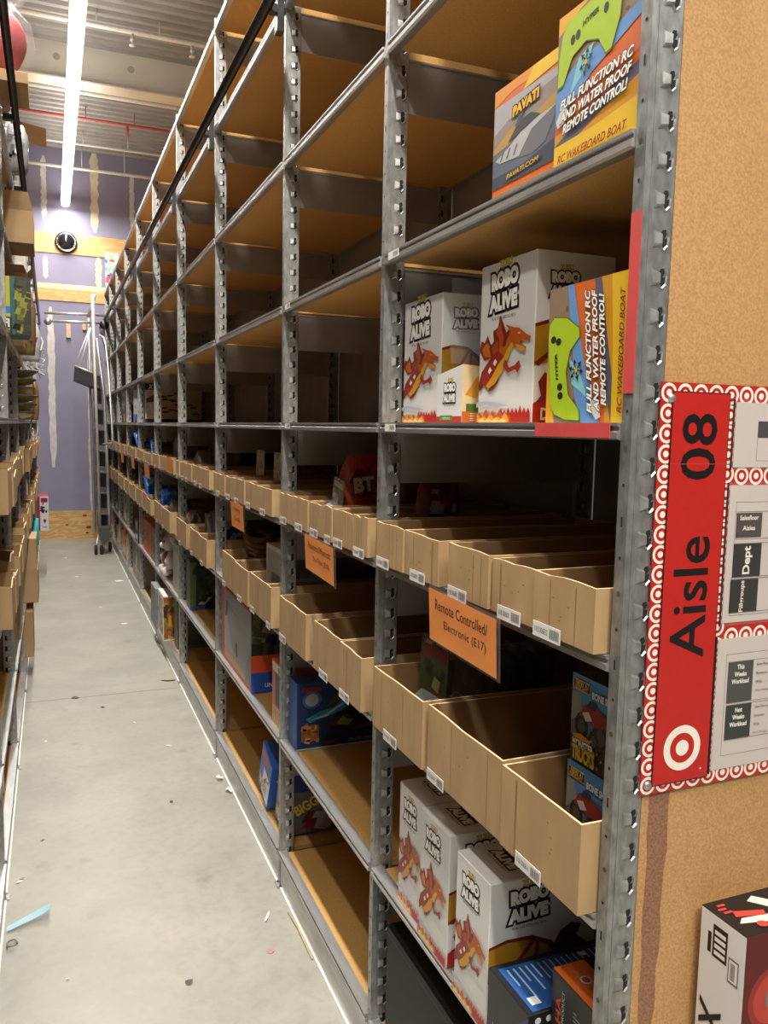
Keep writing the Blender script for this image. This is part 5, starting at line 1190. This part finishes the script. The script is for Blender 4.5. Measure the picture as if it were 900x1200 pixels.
MB().lathe([(.012, 0), (.026, 0), (.026, .30), (.012, .30), (.012, 0)], (0, 0, 0), 'z', WHT, 20).build('paper', t)
MB().lathe([(.008, .0005), (.0125, .0005), (.0125, .302), (.008, .302), (.008, .0005)], (0, 0, 0), 'z', CARD, 16).build('core', t)
bag('white plastic bag poking out between the left bins', -.215, 6.66, LL[2]+.006, .09, .30, .08, 'c4c2c0', None, 51)
blister('red white and dark packet poking over the far left bins', -.215, 9.06, LL[3]+.006, .10, .25, 'c9c4c4', ('a8342a', '2a2c40', 'd8d4d4'), 71, (0, 0, PI/2), bub=False)
simple('toy_box', 'yellow-green and white packet at the foot of the far left shelving', 'box', .10, .22, .27, K('cbc8bf'), -.245, 7.95, LL[0]+.001, None, lambda c: c.n.rect(0, .5, .1, .5, K('b8c234')))

# ================================================================== BITS ON THE FLOOR
def atZ(u, v, z=0): r = R3 @ _d(u, v); return EYE+r*((z-H)/r.z)
PAPS = mat('paper_bit', (.72, .70, .66), .7, 0, .05); DK = mat('dark_scuff', (.09, .085, .08), .7)
def scrap(label, u, v, w, d, mt=PAPS, rz=0.0, sd=0, name='paper_scrap', cat='scrap', group='paper scraps on the floor', hgt=.004):
    rd = random.Random(sd+int(u*7)); p = atZ(u, v); n = 7; mb = MB()
    ring = [(w/2*math.cos(k*2*PI/n)*rd.uniform(.65, 1.1), d/2*math.sin(k*2*PI/n)*rd.uniform(.65, 1.1), .0008+rd.uniform(0, hgt)) for k in range(n)]
    mb.add(ring+[(0, 0, .001+hgt*.6)], [(k, (k+1) % n, n) for k in range(n)], mt)
    return tag(mb.build(name, None, (p.x, p.y, 0), (0, 0, rz)), label, cat, group)
for k, (lb, u, v, w, d, rz) in enumerate((
    ('small white paper scrap on the floor mid-aisle, left of the first floor joint', 54, 869, .02, .03, 0), ('white paper scrap right of centre just past the floor joint', 158, 847.5, .012, .03, .4),
    ('thin pale paper sliver on the floor beside the third bay', 197, 874, .012, .04, .9), ('curled white paper strip on the floor at the lower right', 313, 1075, .012, .075, -.5),
    ('pair of white paper scraps joined on the floor beside the sixth bay', 146, 731, .09, .05, .3), ('white paper scrap on the floor far down the aisle, right', 139, 681, .10, .10, 0),
    ('pale paper scrap far down the aisle near the middle', 90, 676, .07, .05, .2), ('white paper scrap farthest down the aisle', 76, 654, .07, .07, 0), ('small white paper scrap against the left shelf foot', 118, 712, .05, .03, 0),
    ('tiny white paper scrap near the bottom left corner', 79, 1148, .008, .012, 0), ('torn white label scrap on the left by the shelving foot', 23, 1034, .03, .015, .3))):
    scrap(lb, u, v, w, d, PAPS, rz, k)
scrap('crumpled white paper ball at the foot of the third bay, right', 268, 928, .030, .055, PAPS, .3, 30, hgt=.03); scrap('torn white tag behind the crumpled paper at the third bay foot', 258, 914, .035, .04, PAPS, .9, 31, hgt=.02)
scrap('red and white paper scrap on the floor at the lower right', 317, 1115, .035, .022, mat('red_paper_bit', (.5, .22, .2), .6), .4, 33); scrap('tan cardboard scrap at the foot of the fourth bay post', 198, 797, .13, .05, CARD, -.2, 35, 'cardboard_scrap', hgt=.012)
scrap('reddish torn scrap on the left by the blue strip', 26, 1030, .022, .012, mat('red_paper_bit', (.5, .22, .2), .6), 0, 36)
for k, (lb, u, v, w, d) in enumerate((('dark crumb cluster on the floor at centre left', 201, 940, .018, .020), ('dark crumb on the floor near the bottom middle', 221, 1152, .028, .025), ('dark smudge crumb on the floor beside the joint', 120, 829, .022, .03), ('small dark crumb just beyond the floor joint', 88, 818, .05, .05), ('dark stick-like crumb at the left of the floor', 50, 985, .012, .02))):
    scrap(lb, u, v, w, d, DK, .5*k, 50+k, 'dark_crumb', 'crumb', 'dark crumbs on the floor', .005)
# pale blue tape strip curling off the left shelf foot
p0 = atZ(8, 1092); p1 = atZ(58, 1072); mb = MB(); V = []; n = 10
for i in range(n+1):
    q = i/n; c = p0.lerp(p1, q); wd = .009+.010*q
    V += [(c.x, c.y-wd, .006+.028*q*q+.003*math.sin(5*q)), (c.x+.006*q, c.y+wd, .012+.02*q)]
mb.add(V, [(2*i, 2*i+2, 2*i+3, 2*i+1) for i in range(n)], mat('pale_blue_tape', (.33, .55, .66), .35, 0, .05), True)
tag(mb.build('tape_strip'), 'pale blue tape strip curling across the floor at lower left', 'tape')
p = atZ(15, 1108); mb = MB(); mb.tube([(p.x+.013*math.cos(q*.52)*(1+.05*q), p.y+.02*math.sin(q*.52), .006+.0006*q) for q in range(11)], .003, mat('grey_twist', (.25, .24, .22), .5), 6)
tag(mb.build('wire_twist'), 'small grey wire twist on the floor under the blue tape strip', 'wire')
# yellow strap lying along the foot of the second bay
a, b = atZ(338, 1070), atZ(366, 1125); mb = MB(); mb.tube([a+Vector((0, 0, .003)), a.lerp(b, .4)+Vector((.004, 0, .006)), b+Vector((0, 0, .003))], .0035, mat('yellow_strap', (.55, .42, .2), .5), 6)
tag(mb.build('strap'), 'thin yellowish strap lying along the foot of the second bay', 'strap')

# ================================================================== LIGHT
def area(name, loc, sx, sy, power, col=(1, .95, .87), rot=(0, 0, 0)):
    d = bpy.data.lights.new(name, 'AREA'); d.shape = 'RECTANGLE'; d.size = sx; d.size_y = sy; d.energy = power; d.color = col
    o = bpy.data.objects.new(name, d); C.objects.link(o); o.location = loc; o.rotation_euler = rot
    return o
area('aisle_strip_lamp', (.24, 4.1, 4.575), .10, 16.2, 620)
area('strip_uplight', (.24, 4.1, 4.74), .10, 16.2, 110, rot=(PI, 0, 0))
area('cross_aisle_lamp', (.9, -2.2, 4.6), 5.0, .12, 140)
area('near_bay_fill', (-.6, -.4, 4.6), .12, 4.0, 95)  # added fill lamp, no known fixture; brightens the near bay fronts
w = bpy.data.worlds.new('room_air'); bpy.context.scene.world = w; w.use_nodes = True
bg = w.node_tree.nodes['Background']; bg.inputs[0].default_value = (1, .93, .84, 1); bg.inputs[1].default_value = .10
sc = bpy.context.scene
sc.view_settings.view_transform = 'Standard'; sc.view_settings.look = 'None'; sc.view_settings.exposure = 0.0
sc.cycles.max_bounces = 8; sc.cycles.diffuse_bounces = 5; sc.cycles.transparent_max_bounces = 12
